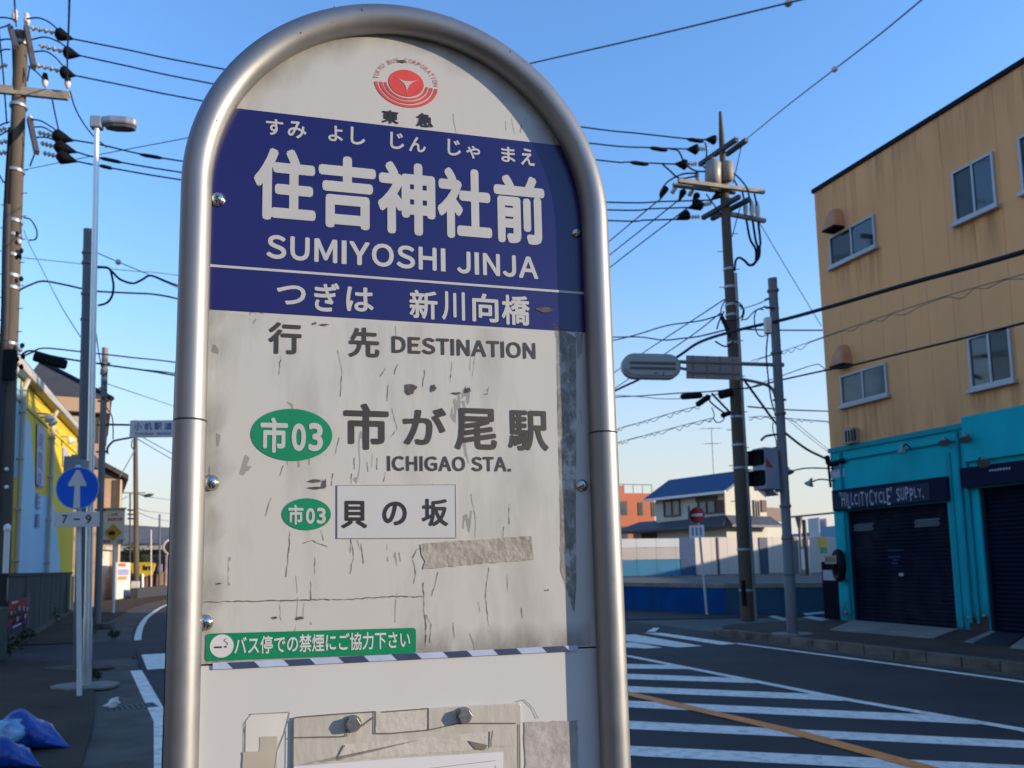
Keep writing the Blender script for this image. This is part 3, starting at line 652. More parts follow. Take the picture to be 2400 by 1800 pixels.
for P in ([(1710, 830), (1745, 820), (1790, 865), (1812, 915)], [(370, 930), (368, 1080)], [(395, 892), (585, 882)], [(588, 884), (560, 990), (525, 1075), (512, 1159)]):
    q = [SL.px(*c6(*p)) for p in P]
    for a, b in zip(q[:-1], q[1:]):
        t = nrm(np.append(b-a, 0))[:2]; n2 = np.array([-t[1], t[0]])*.0004; mb.face([SL.p(*(a-n2), .0012), SL.p(*(b-n2), .0012), SL.p(*(b+n2), .0012), SL.p(*(a+n2), .0012)])
mb.build('tape_edge', M('tape edge', (.22, .20, .17), .7), lowp)
# fixings
def screw(px, py, r, off, bolt=False):
    c = SF.px(px, py, off); O = SF.p(c[0], c[1], off)
    if bolt:
        s_ = MB().lathe([(r*1.0, 0), (r*1.02, r*.25), (r*1.0, r*.3)], O, SF.w, 24); s_.lathe([(r*.9, r*.3), (r*.9, r*.95), (r*.78, r*1.1)], O, SF.w, 6, False)
        return s_.build('bolt', M('bolt steel', (.35, .34, .33), .35, .9, var=.2, scale=200), bus)
    o = MB().lathe([(r, 0), (r*1.02, r*.18)] + [(r*math.cos(t)*.97, r*.18+r*.62*math.sin(t)) for t in np.linspace(0, 1.5, 8)], O, SF.w, 28).build('screw', m_screw, bus)
    h_ = r*.81; f3 = SF.sub(c[0], c[1], off, .5)
    mb = MB(); mb.box(f3, -r*.34, r*.34, -r*.07, r*.07, h_-.0008, h_+.0001); mb.box(f3, -r*.07, r*.07, -r*.34, r*.34, h_-.0008, h_+.0002); mb.build('cross_slot', m_slot, o)
for px, py, r in ((*c4(232, 985), .0078), (*c4(2003, 1150), .0056), (*c5(197, 825), .0082), (*c5(2030, 838), .0068), (*c6(170, 440), .0078)): screw(px, py, r, PW+.0008)
screw(*c6(1300, 1800), .0078, PW-.001)
for px, py in (c6(900, 938), c6(1448, 897)): screw(px, py, .0086, PW+.002, True)
# chips on the tube
mb = MB()
for i in range(16):
    t = rn.uniform(.12, .92)*math.pi; k = rn.uniform(-.6, .9); pc = (AC+(AR+TR*k)*math.cos(t), SPR+(AR+TR*k)*math.sin(t)); f3 = SF.sub(pc[0], pc[1], TR*math.sqrt(max(.02, 1-k*k))+.0002, t+rn.uniform(-.6, .6))
    w_, h_ = rn.uniform(.0008, .003), rn.uniform(.0004, .0012)
    mb.face([f3.p(w_*math.cos(u_)*rn.uniform(.5, 1), h_*math.sin(u_)*rn.uniform(.5, 1)) for u_ in np.linspace(0, 6.28, 8, endpoint=False)])
mb.build('paint_chips', M('dark scratch', (.05, .045, .04), .7), bus)

# ------------------------------------------------------------------ shop building on the right
m_tan = M('tan wall panel', (.80, .385, .155), .8, var=.05, scale=1.2, bump=.12, bscale=30, stain=(.64, .31, .125), sscale=.9, samt=.6, stretch=(1, 1, .2))
m_teal = M('turquoise render', (.002, .40, .45), .75, var=.09, scale=1.5, bump=.1, bscale=25, stain=(.006, .27, .31), sscale=1.1, samt=.8, stretch=(1, 1, .3), spec=.2)
m_tealtrim = M('turquoise trim', (.003, .27, .32), .65, var=.08, spec=.2)
m_cap = M('dark coping', (.012, .012, .018), .7, spec=.1)
m_alu = M('white window frame', (.38, .39, .41), .4, .2, var=.05)
m_glass = M('window glass', (.012, .018, .022), .06, var=.05, spec=.8)
m_frost = M('frosted glass', (.075, .10, .11), .14, var=.08, scale=2, spec=.5)
m_dimg = M('curtained window glass', (.028, .030, .030), .10, var=.1, scale=2, spec=.4)
m_shut = M('navy shutter', (.0055, .006, .018), .6, var=.15, scale=3, stain=(.010, .011, .024), sscale=1.2, samt=.5, spec=.08)
m_navyb = M('navy signboard', (.008, .011, .034), .7, var=.12, scale=2, spec=.1)
m_navyb2 = M('slate signboard', (.026, .034, .062), .75, var=.12, scale=2, stain=(.04, .042, .07), sscale=3, samt=.4, spec=.1)
m_chalk = M('chalk lettering', (.40, .42, .48), .8, var=.1)
BO = G(1972, 1453, .15); BO[2] = 0.0
BF = Frame(BO, -DIR, (0, 0, 1), -NRM)            # a: along the front towards the camera, b: up, c: out to the road
BH = BF.px(1904, 447)[1]; BL = 22.0; BD = 11.0
bld = thing('shop_building', 'three storey tan building with turquoise ground floor and navy shutters', 'building', BF.p(BL/2, 0, -BD/2))
gtop = BF.px(1946, 1057)[1]
mb = MB(); J = np.arange(0, BL, .6)
for i, a in enumerate(J):                         # facade panels with open joints
    mb.box(BF, a+.003, min(a+.6, BL)-.003, gtop, BH-.09, -.12, 0)
mb.box(BF, .006, BL-.006, gtop, BH-.10, -BD, -.125)
mb.build('wall', m_tan, bld)
mb = MB(); mb.box(BF, -.04, BL+.04, BH-.09, BH+.01, -BD-.04, .05); mb.build('roof_coping', m_cap, bld)
# ground floor: piers and header in turquoise
s1 = [BF.px(*c3r(405, 435)), BF.px(*c3r(1125, 388)), BF.px(*c3r(460, 1215)), BF.px(*c3r(1190, 1280))]
A0 = (s1[0][0]+s1[2][0])/2; A1 = (s1[1][0]+s1[3][0])/2
A2 = (BF.px(*c3r(1345, 300))[0]+BF.px(*c3r(1420, 1285))[0])/2
sb = [BF.px(*c3r(298, 305), .12), BF.px(*c3r(1105, 195), .12), BF.px(*c3r(1125, 385), .12), BF.px(*c3r(308, 435), .12)]
SB1 = (sb[0][1]+sb[1][1])/2; SB0 = (sb[2][1]+sb[3][1])/2
h2 = [BF.px(*c3r(1228, 145), .1), BF.px(*c3r(1240, 285), .1)]
mb = MB()
mb.box(BF, 0, A0, .0, gtop-.002, -.3, .02); mb.box(BF, A1, A2, .0, gtop-.002, -.3, .02)
mb.box(BF, A0, A1, SB0-.02, gtop-.002, -.3, .016)
mb.box(BF, A2, A2+3.3, h2[1][1]-.02, gtop-.002, -.3, .016)
k = A2+3.3
while k < BL-.1:
    e = min(k+.55, BL); mb.box(BF, k, e, 0, gtop-.002, -.3, .02)
    if e < BL: mb.box(BF, e, min(e+3.2, BL), 3.0, gtop-.002, -.3, .016)
    k = e+3.2
mb.box(BF, .01, BL-.01, 0, gtop-.01, -BD, -.32)
mb.build('ground_floor_wall', m_teal, bld)
stp = BF.px(*((2261, 985)))[0]; gt2 = gtop + .16
mb = MB(); mb.box(BF, stp, BL, gtop-.75, gt2, .021, .10); mb.build('header_band', m_teal, bld)
mb = MB(); mb.box(BF, -.02, stp, gtop-.06, gtop+.05, .003, .07); mb.build('ledge', m_tealtrim, bld)
for a in (A0-.05, A1+.36, A1+.52): MB().tube([BF.p(a, .3, .055), BF.p(a, gtop-.1, .055)], .032, 8).build('drain_pipe', m_tealtrim, bld)
MB().box(BF, A1+.06, A1+.16, .2, gtop-.5, .02, .045).build('pier_batten', m_tealtrim, bld)
# brown patch at the foot of the pier
MB().box(BF, A2-.42, A2-.01, .15, .42, .021, .027).build('bare_patch', M('bare concrete patch', (.06, .04, .03), .9), bld)
def shutter(a0, a1, b0, b1, handle=True):
    mb = MB(); n = int((b1-b0)/.085)
    for i in range(n):
        z0 = b0+(b1-b0)*i/n; z1 = b0+(b1-b0)*(i+1)/n; zc = (z0+z1)/2
        mb.add([BF.p(a0, z0, -.10), BF.p(a1, z0, -.10), BF.p(a1, zc, -.082), BF.p(a0, zc, -.082), BF.p(a1, z1-.004, -.10), BF.p(a0, z1-.004, -.10), BF.p(a1, z1, -.112), BF.p(a0, z1, -.112)], [(0, 1, 2, 3), (3, 2, 4, 5), (5, 4, 6, 7)])
    sh = mb.build('shutter', m_shut, bld)
    mb = MB(); mb.box(BF, a0, a0+.06, b0, b1, -.08, -.03); mb.box(BF, a1-.06, a1, b0, b1, -.08, -.03); mb.build('guide_rail', M('shutter rail', (.02, .02, .04), .6, spec=.1), sh)
    if handle: MB().box(BF, (a0+a1)/2-.06, (a0+a1)/2+.06, b0+1.05, b0+1.11, -.082, -.07).build('handle', m_alu, sh)
    return sh
sh = shutter(A0, A1, .165, SB0-.02)
mb = MB()
for x0, y0, x1, y1 in ((455, 528, 595, 590), (885, 492, 1065, 562)):
    a, b = BF.px(*c3r(x0, y1), -.08), BF.px(*c3r(x1, y0), -.08)
    for i in range(4):
        z = a[1]+(b[1]-a[1])*(i+.15)/4; mb.box(BF, a[0]+.03*(i % 2), b[0]-.04*((i+1) % 2), z, z+(b[1]-a[1])/4*.6, -.084, -.076)
mb.build('vent_slats', M('pale slat', (.10, .125, .15), .6), sh)
mb = MB(); 
for i, (x0, x1, y) in enumerate(((700, 803, 724), (700, 790, 770), (735, 772, 792), (722, 762, 815))):
    a, b = BF.px(*c3r(x0, y), -.08), BF.px(*c3r(x1, y), -.08); k_ = a[0]
    while k_ < b[0]: mb.box(BF, k_, k_+.045, a[1]-.014, a[1]+.014, -.083, -.078); k_ += .06
mb.build('faded_lettering', M('faded blue print', (.03, .05, .12), .7), sh)
shutter(A2, A2+3.3, .165, h2[1][1]-.02)
kk = A2+3.3+.55
while kk < BL-3: shutter(kk, kk+3.2, .165, 3.0); kk += 3.75
# signboards
SBA0, SBA1 = sb[0][0], (sb[1][0]+sb[2][0])/2
sgn = MB().box(BF, SBA0, SBA1, SB0, SB1, .021, .12).build('shop_signboard', m_navyb, bld, bevel=.008)
xs = BF.px(*c3r(992, 300), .12)[0]
MB().box(BF, SBA0+.03, xs, SB0+.04, SB1-.09, .12, .128).build('sign_face', m_navyb2, sgn)
def hand(body, tl, bl, tr, br):
    q = [BF.px(*c3r(*p), .128) for p in (tl, bl, tr, br)]; rr_ = random.Random(5); n_ = len(body); mbx = MB()
    a0 = (q[0][0]+q[1][0])/2; a1 = (q[2][0]+q[3][0])/2; W_ = dict(I=.45, L=.75, E=.85, S=.9); W_['.'] = .3; W_["'"] = .35; W_['"'] = .4
    tot = sum(W_.get(c, 1) for c in body); x = a0
    for c in body:
        w_ = (a1-a0)/tot*W_.get(c, 1); t = (x-a0)/(a1-a0); top_ = q[0][1]*(1-t)+q[2][1]*t; bot_ = q[1][1]*(1-t)+q[3][1]*t; h_ = top_-bot_
        d0, d1 = rr_.uniform(-.08, .16)*h_, rr_.uniform(-.18, .05)*h_
        if c in '\'"': mbx.text(c, BF, x+w_*.2, top_-h_*.2, x+w_*.8, top_+h_*.1, .131)
        elif c == '.': mbx.box(BF, x+w_*.2, x+w_*.8, bot_, bot_+.045, .129, .132)
        else: mbx.text(c, BF, x+w_*(.14 if c != 'I' else .38), bot_+d0, x+w_*(.86 if c != 'I' else .62), top_+d1, .131, .003)
        x += w_
    return mbx
hand('"HILLCITYCYCLE\'', (343, 322), (368, 425), (728, 285), (728, 392)).build('sign_lettering', m_chalk, sgn)
hand('SUPPLY.', (752, 285), (762, 385), (945, 272), (952, 352)).build('sign_lettering', m_chalk, sgn)
MB().box(BF, h2[0][0], h2[0][0]+4.2, h2[1][1], h2[0][1], .105, .20).build('shop_signboard', m_navyb, bld, bevel=.008)
mb = MB(); a = BF.px(*c3r(1415, 160), .2); rr_ = random.Random(2)
for i in range(8):
    x = a[0]+i*.055; mb.box(BF, x, x+.03, a[1]-.02, a[1]+.02, .2, .203)
mb.build('sign_scribble', m_chalk, bld)
# windows
def window(tl, bl, tr, br, left=m_frost, right=m_glass, sill=True):
    q = [BF.px(*p) for p in (tl, bl, tr, br)]; a0 = (q[0][0]+q[1][0])/2; a1 = (q[2][0]+q[3][0])/2; b1 = (q[0][1]+q[2][1])/2; b0 = (q[1][1]+q[3][1])/2
    return window_ab(a0, a1, b0, b1, left, right)
def window_ab(a0, a1, b0, b1, left=m_frost, right=m_glass):
    mb = MB(); t = .045; am = (a0+a1)/2
    for r in ((a0, a0+t, b0, b1), (a1-t, a1, b0, b1), (a0+t, a1-t, b1-t, b1), (a0+t, a1-t, b0, b0+t), (am-.02, am+.02, b0+t, b1-t)): mb.box(BF, *r, .002, .06)
    w = mb.build('window', m_alu, bld)
    MB().box(BF, a0+t, am-.02, b0+t, b1-t, .005, .02).build('pane', left, w)
    MB().box(BF, am+.02, a1-t, b0+t, b1-t, .005, .032).build('pane', right, w)
    MB().prism(Frame(BF.p(a0-.05, 0, 0), BF.w, BF.v), [(.002, b0-.002), (.002, b0-.09), (.14, b0-.07), (.12, b0-.002)], 0, 1e-9)if False else None
    mb = MB(); mb.box(BF, a0-.05, a1+.05, b0-.09, b0-.002, .002, .13); mb.build('sill', m_alu, w, bevel=.01)
    return q if False else (a0, a1, b0, b1)
wa = window((1946, 556), (1949, 626), (2050, 505), (2057, 577), m_dimg)
wb_ = window((2233, 404), (2242, 522), (2328, 359), (2342, 480), m_dimg)
wd = window((1972, 880), (1975, 950), (2079, 852), (2085, 925), m_frost, m_frost)
we = window((2270, 791), (2279, 913), (2368, 766), (2382, 888), m_glass, m_dimg)
g1 = BF.px(2388, 325)[0]
a = g1
while a < BL-2:
    window_ab(a, a+(wb_[1]-wb_[0]), wb_[2], wb_[3], m_dimg); window_ab(a, a+(wb_[1]-wb_[0]), we[2], we[3]); a += 2.6
# rain streaks under sills and coping, splash dirt at the base
m_streak = alpha_noise(M('rain streak', (.16, .095, .05), .9, var=.2, scale=3), 3.2, .44, .80, .60, (1.6, 1.6, .09), True)
stb = MB()
for w4 in (wa, wb_, wd, we):
    stb.face([BF.p(w4[0]-.1, w4[2]-.09, .0012), BF.p(w4[1]+.1, w4[2]-.09, .0012), BF.p(w4[1]+.1, w4[2]-1.2, .0012), BF.p(w4[0]-.1, w4[2]-1.2, .0012)])
stb.face([BF.p(0.01, BH-1.6, .0012), BF.p(BL-.01, BH-1.6, .0012), BF.p(BL-.01, BH-.095, .0012), BF.p(.01, BH-.095, .0012)])
stb.face([BF.p(0.01, gtop+.01, .0012), BF.p(BL-.01, gtop+.18, .0012), BF.p(BL-.01, gtop+.9, .0012), BF.p(.01, gtop+.9, .0012)])
set_fade(stb.build('rain_streaks', m_streak, bld), [1, 1, 0, 0]*4 + [0, 0, .8, .8] + [.6, .6, 0, 0])
m_splash = alpha_noise(M('splash dirt', (.06, .07, .06), .9, var=.3, scale=6), 5, .34, .66, .9, (1, 1, .5), True)
stb = MB()
for a0_, a1_ in ((0.0, A0), (A1, A2)): stb.face([BF.p(a0_, .15, .0215), BF.p(a1_, .15, .0215), BF.p(a1_, .75, .0215), BF.p(a0_, .62, .0215)])
set_fade(stb.build('splash_dirt', m_splash, bld), [1, 1, 0, 0]*2)
m_dust = alpha_noise(M('shutter dust', (.035, .036, .05), .95, var=.3, scale=6, spec=.05), 2.2, .40, .8, .8, (1, 1, .4))
MB().face([BF.p(A0+.07, .17, -.0795), BF.p(A1-.07, .17, -.0795), BF.p(A1-.07, SB0-.05, -.0795), BF.p(A0+.07, SB0-.05, -.0795)]).build('shutter_dust', m_dust, bld)
# vent hoods and the small louvred box
m_hood = M('terracotta vent hood', (.50, .225, .10), .6, var=.15)
def hood(px_, py_, s):
    c = BF.px(px_, py_, .1); mb = MB(); ts = np.linspace(0, math.pi, 13)
    P = []; F = []
    for i, ph in enumerate(np.linspace(0, math.pi/2, 7)):
        P += [BF.p(c[0]+s*math.cos(t)*1.0, c[1]+s*math.sin(t)*2.6*math.cos(ph)**.5, .003+.30*math.sin(ph)) for t in ts]
    n = len(ts); F = [(i*n+j, i*n+j+1, (i+1)*n+j+1, (i+1)*n+j) for i in range(6) for j in range(n-1)]
    mb.add(P, F, True); o = mb.build('vent_hood', m_hood, bld)
    MB().box(BF, c[0]-s*.95, c[0]+s*.95, c[1]-.05, c[1]-.005, .003, .34).build('vent_grille', m_black, o)
hood(1958, 536, .2); hood(1976, 856, .2)
a_, b_ = BF.px(1984, 1042, .12), BF.px(2000, 1002, .12)
o = MB().box(BF, a_[0]-.02, b_[0]+.04, a_[1], b_[1], .003, .20).build('vent_box', M('pale vent box', (.34, .29, .24), .6), bld, bevel=.01)
mb = MB()
for i in range(4): mb.box(BF, a_[0]+.06+i*.09, a_[0]+.11+i*.09, a_[1]+.04, b_[1]-.06, .2, .206)
mb.build('louvre', m_black, o)
# conduit with shop lamps
zc = BF.px(2114, 1050, .06)[1]
mb = MB(); mb.tube([BF.p(.02, gtop-.28, .05), BF.p(stp+.1, gtop-.28, .05)], .025, 8); mb.build('conduit', m_tealtrim, bld)
mb = MB(); mb.tube([BF.p(-.06, gtop-.12, .06), BF.p(-.03, gtop-.3, .07), BF.p(.04, gtop-.34, .06), BF.p(.5, gtop-.3, .06)], .06, 7)
mb.tube([BF.p(-.03, gtop-.3, .07), BF.p(-.02, gtop-.9, .05)], .03, 7); mb.build('cable_bunch', m_black, bld)
def gooseneck(pts, shade_dir, name='wall_lamp'):
    o = MB().tube(catmull(pts, 5), .018, 7).build(name, m_black, bld)
    MB().lathe([(.03, -.13), (.04, -.05), (.10, .02), (.115, .045)], pts[-1], shade_dir, 14).build('lamp_shade', M('lamp enamel', (.25, .25, .25), .35, .3), o)
p0 = BF.px(2114, 1052, .3)
gooseneck([BF.p(p0[0], gtop-.28, .05), BF.p(p0[0], gtop-.2, .2), BF.p(p0[0], gtop-.35, .3)], (0, 0, -1))
gooseneck([BF.p(.1, gtop-.45, .03), BF.p(-.45, gtop-.38, .35), BF.p(-.85, gtop-.42, .55)], nrm(BF.u*.5-np.array([0, 0, 1.])))
gooseneck([BF.p(.1, gtop-.75, .03), BF.p(-.1, gtop-.7, .3), BF.p(-.22, gtop-.78, .5)], nrm(BF.u*-.6-np.array([0, 0, .8])))
for px_ in (2212, 2262):
    p0 = BF.px(px_, 1031, .2); gooseneck([BF.p(p0[0], gtop-.28, .05), BF.p(p0[0], gtop-.22, .15), BF.p(p0[0]+.05, gtop-.3, .25)], (-.3, -.4, -.8))
p0 = BF.px(*c3r(1350, 130), .25)[0]; gooseneck([BF.p(p0-.1, h2[0][1], .15), BF.p(p0, h2[0][1]+.14, .25), BF.p(p0+.15, h2[0][1]+.05, .35)], (-.3, -.5, -.7))
p0 = BF.px(1961, 1101, .03); o = MB().box(BF, p0[0]-.2, p0[0]+.24, p0[1]-.19, p0[1]-.0, .021, .03).build('small_sign', M('pale lilac sign', (.42, .44, .55), .5), bld)
MB().textpx('P', Frame(BF.p(0, 0, .033), BF.u, BF.v, BF.w), (1958, 1086, 1968, 1106), 0, .03).build('sign_mark', M('dull red print', (.30, .07, .10), .6), o)
mb = MB()
for px_, py_ in ((1985, 1434), (2273, 1447), (2310, 1443)):
    p0 = BF.px(px_, py_, .05); mb.lathe([(.03, -.05), (.035, .0), (.025, .06), (.01, .07)], BF.p(p0[0], p0[1], .05), BF.w, 10)
mb.build('wall_tap', m_galv, bld)
# tyre hung on the corner pier, with a plaque; dark cabinet beside it
pt = BF.px(1975, 1325, .1); ty = MB(); R_ = .31; r_ = .085; ca, sa = math.cos(.50), math.sin(.50)
TF = Frame(BF.p(pt[0], pt[1], .22), BF.u*ca+BF.w*sa, BF.v)
P = []
for i in range(40):
    for j in range(12):
        t, q_ = 2*math.pi*i/40, 2*math.pi*j/12; rr = R_ + r_*math.cos(q_); P.append(TF.p(rr*math.cos(t), rr*math.sin(t), .085*math.sin(q_)))
ty.add(P, [(i*12+j, ((i+1) % 40)*12+j, ((i+1) % 40)*12+(j+1) % 12, i*12+(j+1) % 12) for i in range(40) for j in range(12)], True)
tyre = ty.build('tyre', m_black, label='black tyre hung on the turquoise corner pier with a beige plaque', cat='tyre')
f3 = BF.sub(pt[0]-.03, pt[1]+.14, .0)
plq = MB().box(f3, -.20, .17, -.10, .10, .40, .415).build('plaque', M('beige plaque', (.34, .28, .18), .6, var=.15), tyre)
mb = MB()
for i in range(5): mb.box(f3, -.17+i*.066, -.13+i*.066, -.05, .05, .415, .418)
mb.build('plaque_print', M('dark plaque print', (.12, .09, .06), .7), plq)
q0, q1 = BF.px(1939, 1316, -.2), BF.px(1964, 1443, -.2)
cab = MB().box(BF, q0[0]-.02, -.03, .15, q0[1], -.5, -.02).build('cabinet', M('black cabinet', (.005, .005, .012), .7, var=.2, spec=.08), label='tall black cabinet with a white notice at the left end of the turquoise shop', cat='cabinet', bevel=.01)
q2, q3 = BF.px(1937, 1360, -.01), BF.px(1953, 1336, -.01)
MB().box(BF, q0[0]+.03, q0[0]+.46, q2[1], q3[1], -.02, -.012).build('notice', M('white notice', (.38, .38, .40), .6), cab)

# ------------------------------------------------------------------ beyond the side street
m_bluew = M('blue painted wall', (.001, .060, .215), .8, var=.2, scale=1.2, stain=(.002, .075, .17), sscale=.8, samt=.7, spec=.1)
m_tealw = M('teal painted wall', (.01, .07, .12), .75, var=.25, scale=1.2, stain=(.02, .04, .05), sscale=.8, samt=.7)
bl0, bl1, bl2 = G(1440, 1426), G(1702, 1436, .05), G(1990, 1428, .15)
ext_l = bl0 + (bl0-bl1)*np.array([1, 1, 0])*.9
wallT = .93
bw = thing('retaining_wall', 'low blue painted retaining wall with grey coping across the side street', 'wall', [*((bl0+bl2)/2)[:2], 0])
def wallseg(p, q, z0, z1, c0, c1):
    f = Frame([p[0], p[1], 0], (q-p)*np.array([1, 1, 0]), (0, 0, 1)); return f, np.linalg.norm((q-p)[:2])
for p, q, mt in ((ext_l, bl1, m_bluew), (bl1, bl2+(bl2-bl1)*.4, m_tealw)):
    f, L_ = wallseg(p, q, 0, 1, 0, 1); mb = MB(); n_ = int(L_/1.2)
    for i in range(n_): mb.box(f, L_*i/n_+.004, L_*(i+1)/n_-.004, -.1, wallT-.14, -.25, .0)
    mb.build('wall_panel', mt, bw); MB().box(f, 0, L_, wallT-.14, wallT, -.32, .03).build('coping', m_conc, bw)
RA = np.array([1, 1, 0])
back = [ext_l+DIR*.2, bl1+DIR*.2, bl2+(bl2-bl1)*.4+DIR*.2]
MB().slab([p[:2] for p in back] + [(60, 24), (90, 180), (10, 180), (3, 60)], 0, wallT-.06).build('raised_ground', m_dirt, kind='structure')
# hoardings
m_hwhite = M('white steel hoarding', (.62, .60, .58), .5, var=.06, scale=1, stain=(.5, .46, .42), sscale=.6, samt=.5, stretch=(1, 1, .3))
m_hbeige = M('beige steel hoarding', (.50, .43, .37), .55, var=.06, scale=1, stain=(.42, .36, .31), sscale=.6, samt=.5, stretch=(1, 1, .3))
m_hblue = M('teal hoarding panel', (.02, .17, .30), .55, var=.1, scale=1)
hL, hM, hR = D(1400, 1351, 40.5), D(1632, 1349, 41.5), D(1985, 1341, 45)
zb = wallT-.06
def hoard(p, q, rows, name, label, posts):
    f = Frame([p[0], p[1], zb], (q-p)*RA, (0, 0, 1)); L_ = np.linalg.norm((q-p)[:2])
    t = thing(name, label, 'hoarding', [*((p+q)/2)[:2], zb]); n_ = max(1, int(L_/1.0))
    for nm, z0, z1, mt in rows:
        mb = MB()
        for i in range(n_): mb.box(f, L_*i/n_+.008, L_*(i+1)/n_-.008, z0, z1, -.05, 0)
        mb.build(nm, mt, t)
    mb = MB()
    for i in range(posts+1): mb.box(f, L_*i/posts-.04, L_*i/posts+.04, -.05, rows[-1][2]+.02, -.12, -.055)
    mb.build('post', m_darkarm, t); return f, L_, t
f1, L1, h1 = hoard(hL, hM, (('lower_panel', .05, .88, m_hblue), ('middle_panel', .9, 1.5, m_hbeige), ('upper_panel', 1.52, 1.98, m_hwhite)), 'hoarding', 'white and blue hoarding behind the blue wall, left of the utility pole', 4)
MB().box(f1, L1-.85, L1-.0, .05, 1.99, .002, .02).build('end_panel', M('deep blue end panel', (.02, .06, .16), .6), h1)
f2_, L2, h2_ = hoard(hM, hR, (('panel', .05, 2.02, m_hbeige),), 'hoarding', 'beige panel hoarding behind the blue wall, right of the no entry sign', 6)
for px_, w_, mt in ((1790, .55, M('dark blue gap post', (.03, .05, .09), .6)), (1683, .1, m_darkarm), (1866, .25, M('grey gap post', (.12, .11, .10), .7))):
    a = f2_.px(px_, 1310)[0]; MB().box(f2_, a-w_/2, a+w_/2, 0, 2.0, .004, .05).build('gap_strip', mt, h2_)
a, b = f2_.px(1925, 1280), f2_.px(1938, 1257)
MB().box(f2_, a[0]-.2, a[0]+.36, a[1]-.05, b[1]-.02, .004, .012).build('yellow_poster', M('yellow poster', (.70, .42, .03), .6, var=.15), h2_)
MB().box(f2_, a[0]-.1, a[0]+.4, a[1]-.42, a[1]-.06, .004, .012).build('green_poster', M('green poster', (.12, .30, .14), .6, var=.3), h2_)
# pipe gate frame and posts on the raised ground
gt = thing('pipe_gate_frame', 'thin steel pipe gate frame on posts beside the turquoise shop', 'gate frame', [*D(1872, 1340, 38)[:2], zb])
pA, pB = D(1872, 1210, 38), D(1975, 1200, 36); fa = np.array([pA[0], pA[1], zb])
MB().tube([fa, pA], .07, 8).build('post', M('brown grey pipe', (.20, .15, .13), .6, .2), gt)
MB().tube([pA-(pB-pA)*.18, pA, pB], .045, 8).build('beam', M('brown grey pipe', (.20, .15, .13)), gt)
mb = MB(); mb.lathe([(.2, .25), (.07, -.35)], pA-np.array([0, 0, .25]), (0, 0, 1), 8); mb.build('bracket', M('brown grey pipe', (.2, .15, .13)), gt)
for i, (px_, y0, y1, mt, w_, lb) in enumerate(((1884, 1218, 1352, m_darkarm, .10, 'dark upright post just right of the pipe gate frame post'), (1893, 1264, 1345, m_dwhite, .06, 'slim pale post in front of the beige hoarding'))):
    p = D(px_, y0, 37); MB().tube([[p[0], p[1], zb], p], w_, 8).build('post', mt, label=lb, cat='post')
    if i == 0:
        q = D(px_+3, 1310, 36.8); MB().box(Frame(q, (1, 0, 0), (0, 0, 1)), -.16, .16, -.5, .45, -.03, .03).build('notice_board', m_white, label='narrow white board fixed on the dark upright post', cat='notice board')
# no entry sign
np0 = G(1657, 1440, .02); npt = D(1634, 1192, np.dot(np0-CAM, _F))
ne = thing('no_entry_sign', 'round red no entry sign on a slim grey pole before the blue wall', 'road sign', np0)
MB().tube([np0, npt], .035, 10).build('pole', m_dwhite, ne)
cN = D(1634, 1207, np.dot(np0-CAM, _F)-.08); NFr = Frame(cN, nrm([.97, -.22, 0]), (0, 0, 1)); NFr = Frame(cN, (.76, -.65, 0), (0, 0, 1))
m_rsign = M('red sign face', (.45, .012, .02), .4, var=.08); m_wsign = M('white sign face', (.80, .75, .70), .4, var=.03); m_bsign = M('blue sign face', (.0, .105, .56), .35, var=.08)
R_ = .24
ndk = MB().prism(NFr, [(R_*math.cos(t), R_*math.sin(t)) for t in np.linspace(0, 2*math.pi, 36, endpoint=False)], 0, .012).build('sign_disc', m_rsign, ne)
MB().box(NFr, -R_*.75, R_*.75, -R_*.17, R_*.17, .012, .016).build('white_bar', m_wsign, ndk)
npl = MB().box(NFr, -.27, .2, -.68, -.30, 0, .01).build('plate', m_wsign, ne)
mb = MB()
for i in range(3): mb.box(NFr, -.2+i*.13, -.13+i*.13, -.62, -.38, .01, .013)
mb.build('plate_mark', M('faded blue mark', (.14, .22, .42), .6), npl)
b2 = MB().box(Frame(cN, (.3, .95, 0), (0, 0, 1)), -.2, .2, -.27, .27, -.26, -.2).build('side_board', M('dark sign back', (.1, .1, .11), .6), ne)

# house with blue roof
m_cream = M('cream house wall', (.52, .49, .40), .8, var=.04, scale=1, stain=(.42, .39, .31), sscale=.7, samt=.4)
m_rblue = M('blue tile roof', (.006, .04, .115), .6, var=.1, scale=1); m_rgrey = M('grey tile roof', (.06, .06, .075), .6, var=.2, scale=2)
m_brwn = M('brown shutter', (.10, .045, .035), .7, var=.1); m_dframe = M('dark window frame', (.05, .045, .04), .5)
C0 = D(1703, 1250, 48); C0 = np.array([C0[0], C0[1], zb]); hu = nrm([-.54, .84, 0]); hv = np.array([0, 0, 1.0]); hw = nrm([-.84, -.54, 0])
HF = Frame(C0, hu, hv, hw); GF = Frame(C0, -hw, hv, np.array([.54, -.84, 0]))
La = HF.px(1537, 1200)[0]; Lb = GF.px(1797, 1200)[0]; ez = HF.px(1703, 1146)[1]
hs = thing('house', 'cream two storey house with blue tiled roof and grey lower roof', 'house', HF.p(La/2, 0, -Lb/2))
def HB(a0, a1, z0, z1, d0, d1): return MB().box(HF, a0, a1, z0, z1, -d1, -d0)
HB(0, La, 0, ez, 0, Lb).build('wall', m_cream, hs)
rz = ez + 1.3; ov = .55
roof = MB(); P = [HF.p(-ov, ez-.12, ov), HF.p(La+ov, ez-.12, ov), HF.p(La+ov, rz, -Lb/2), HF.p(-ov, rz, -Lb/2), HF.p(-ov, ez-.12, -Lb-ov), HF.p(La+ov, ez-.12, -Lb-ov)]
Q = [p - np.array([0, 0, .16]) for p in P]
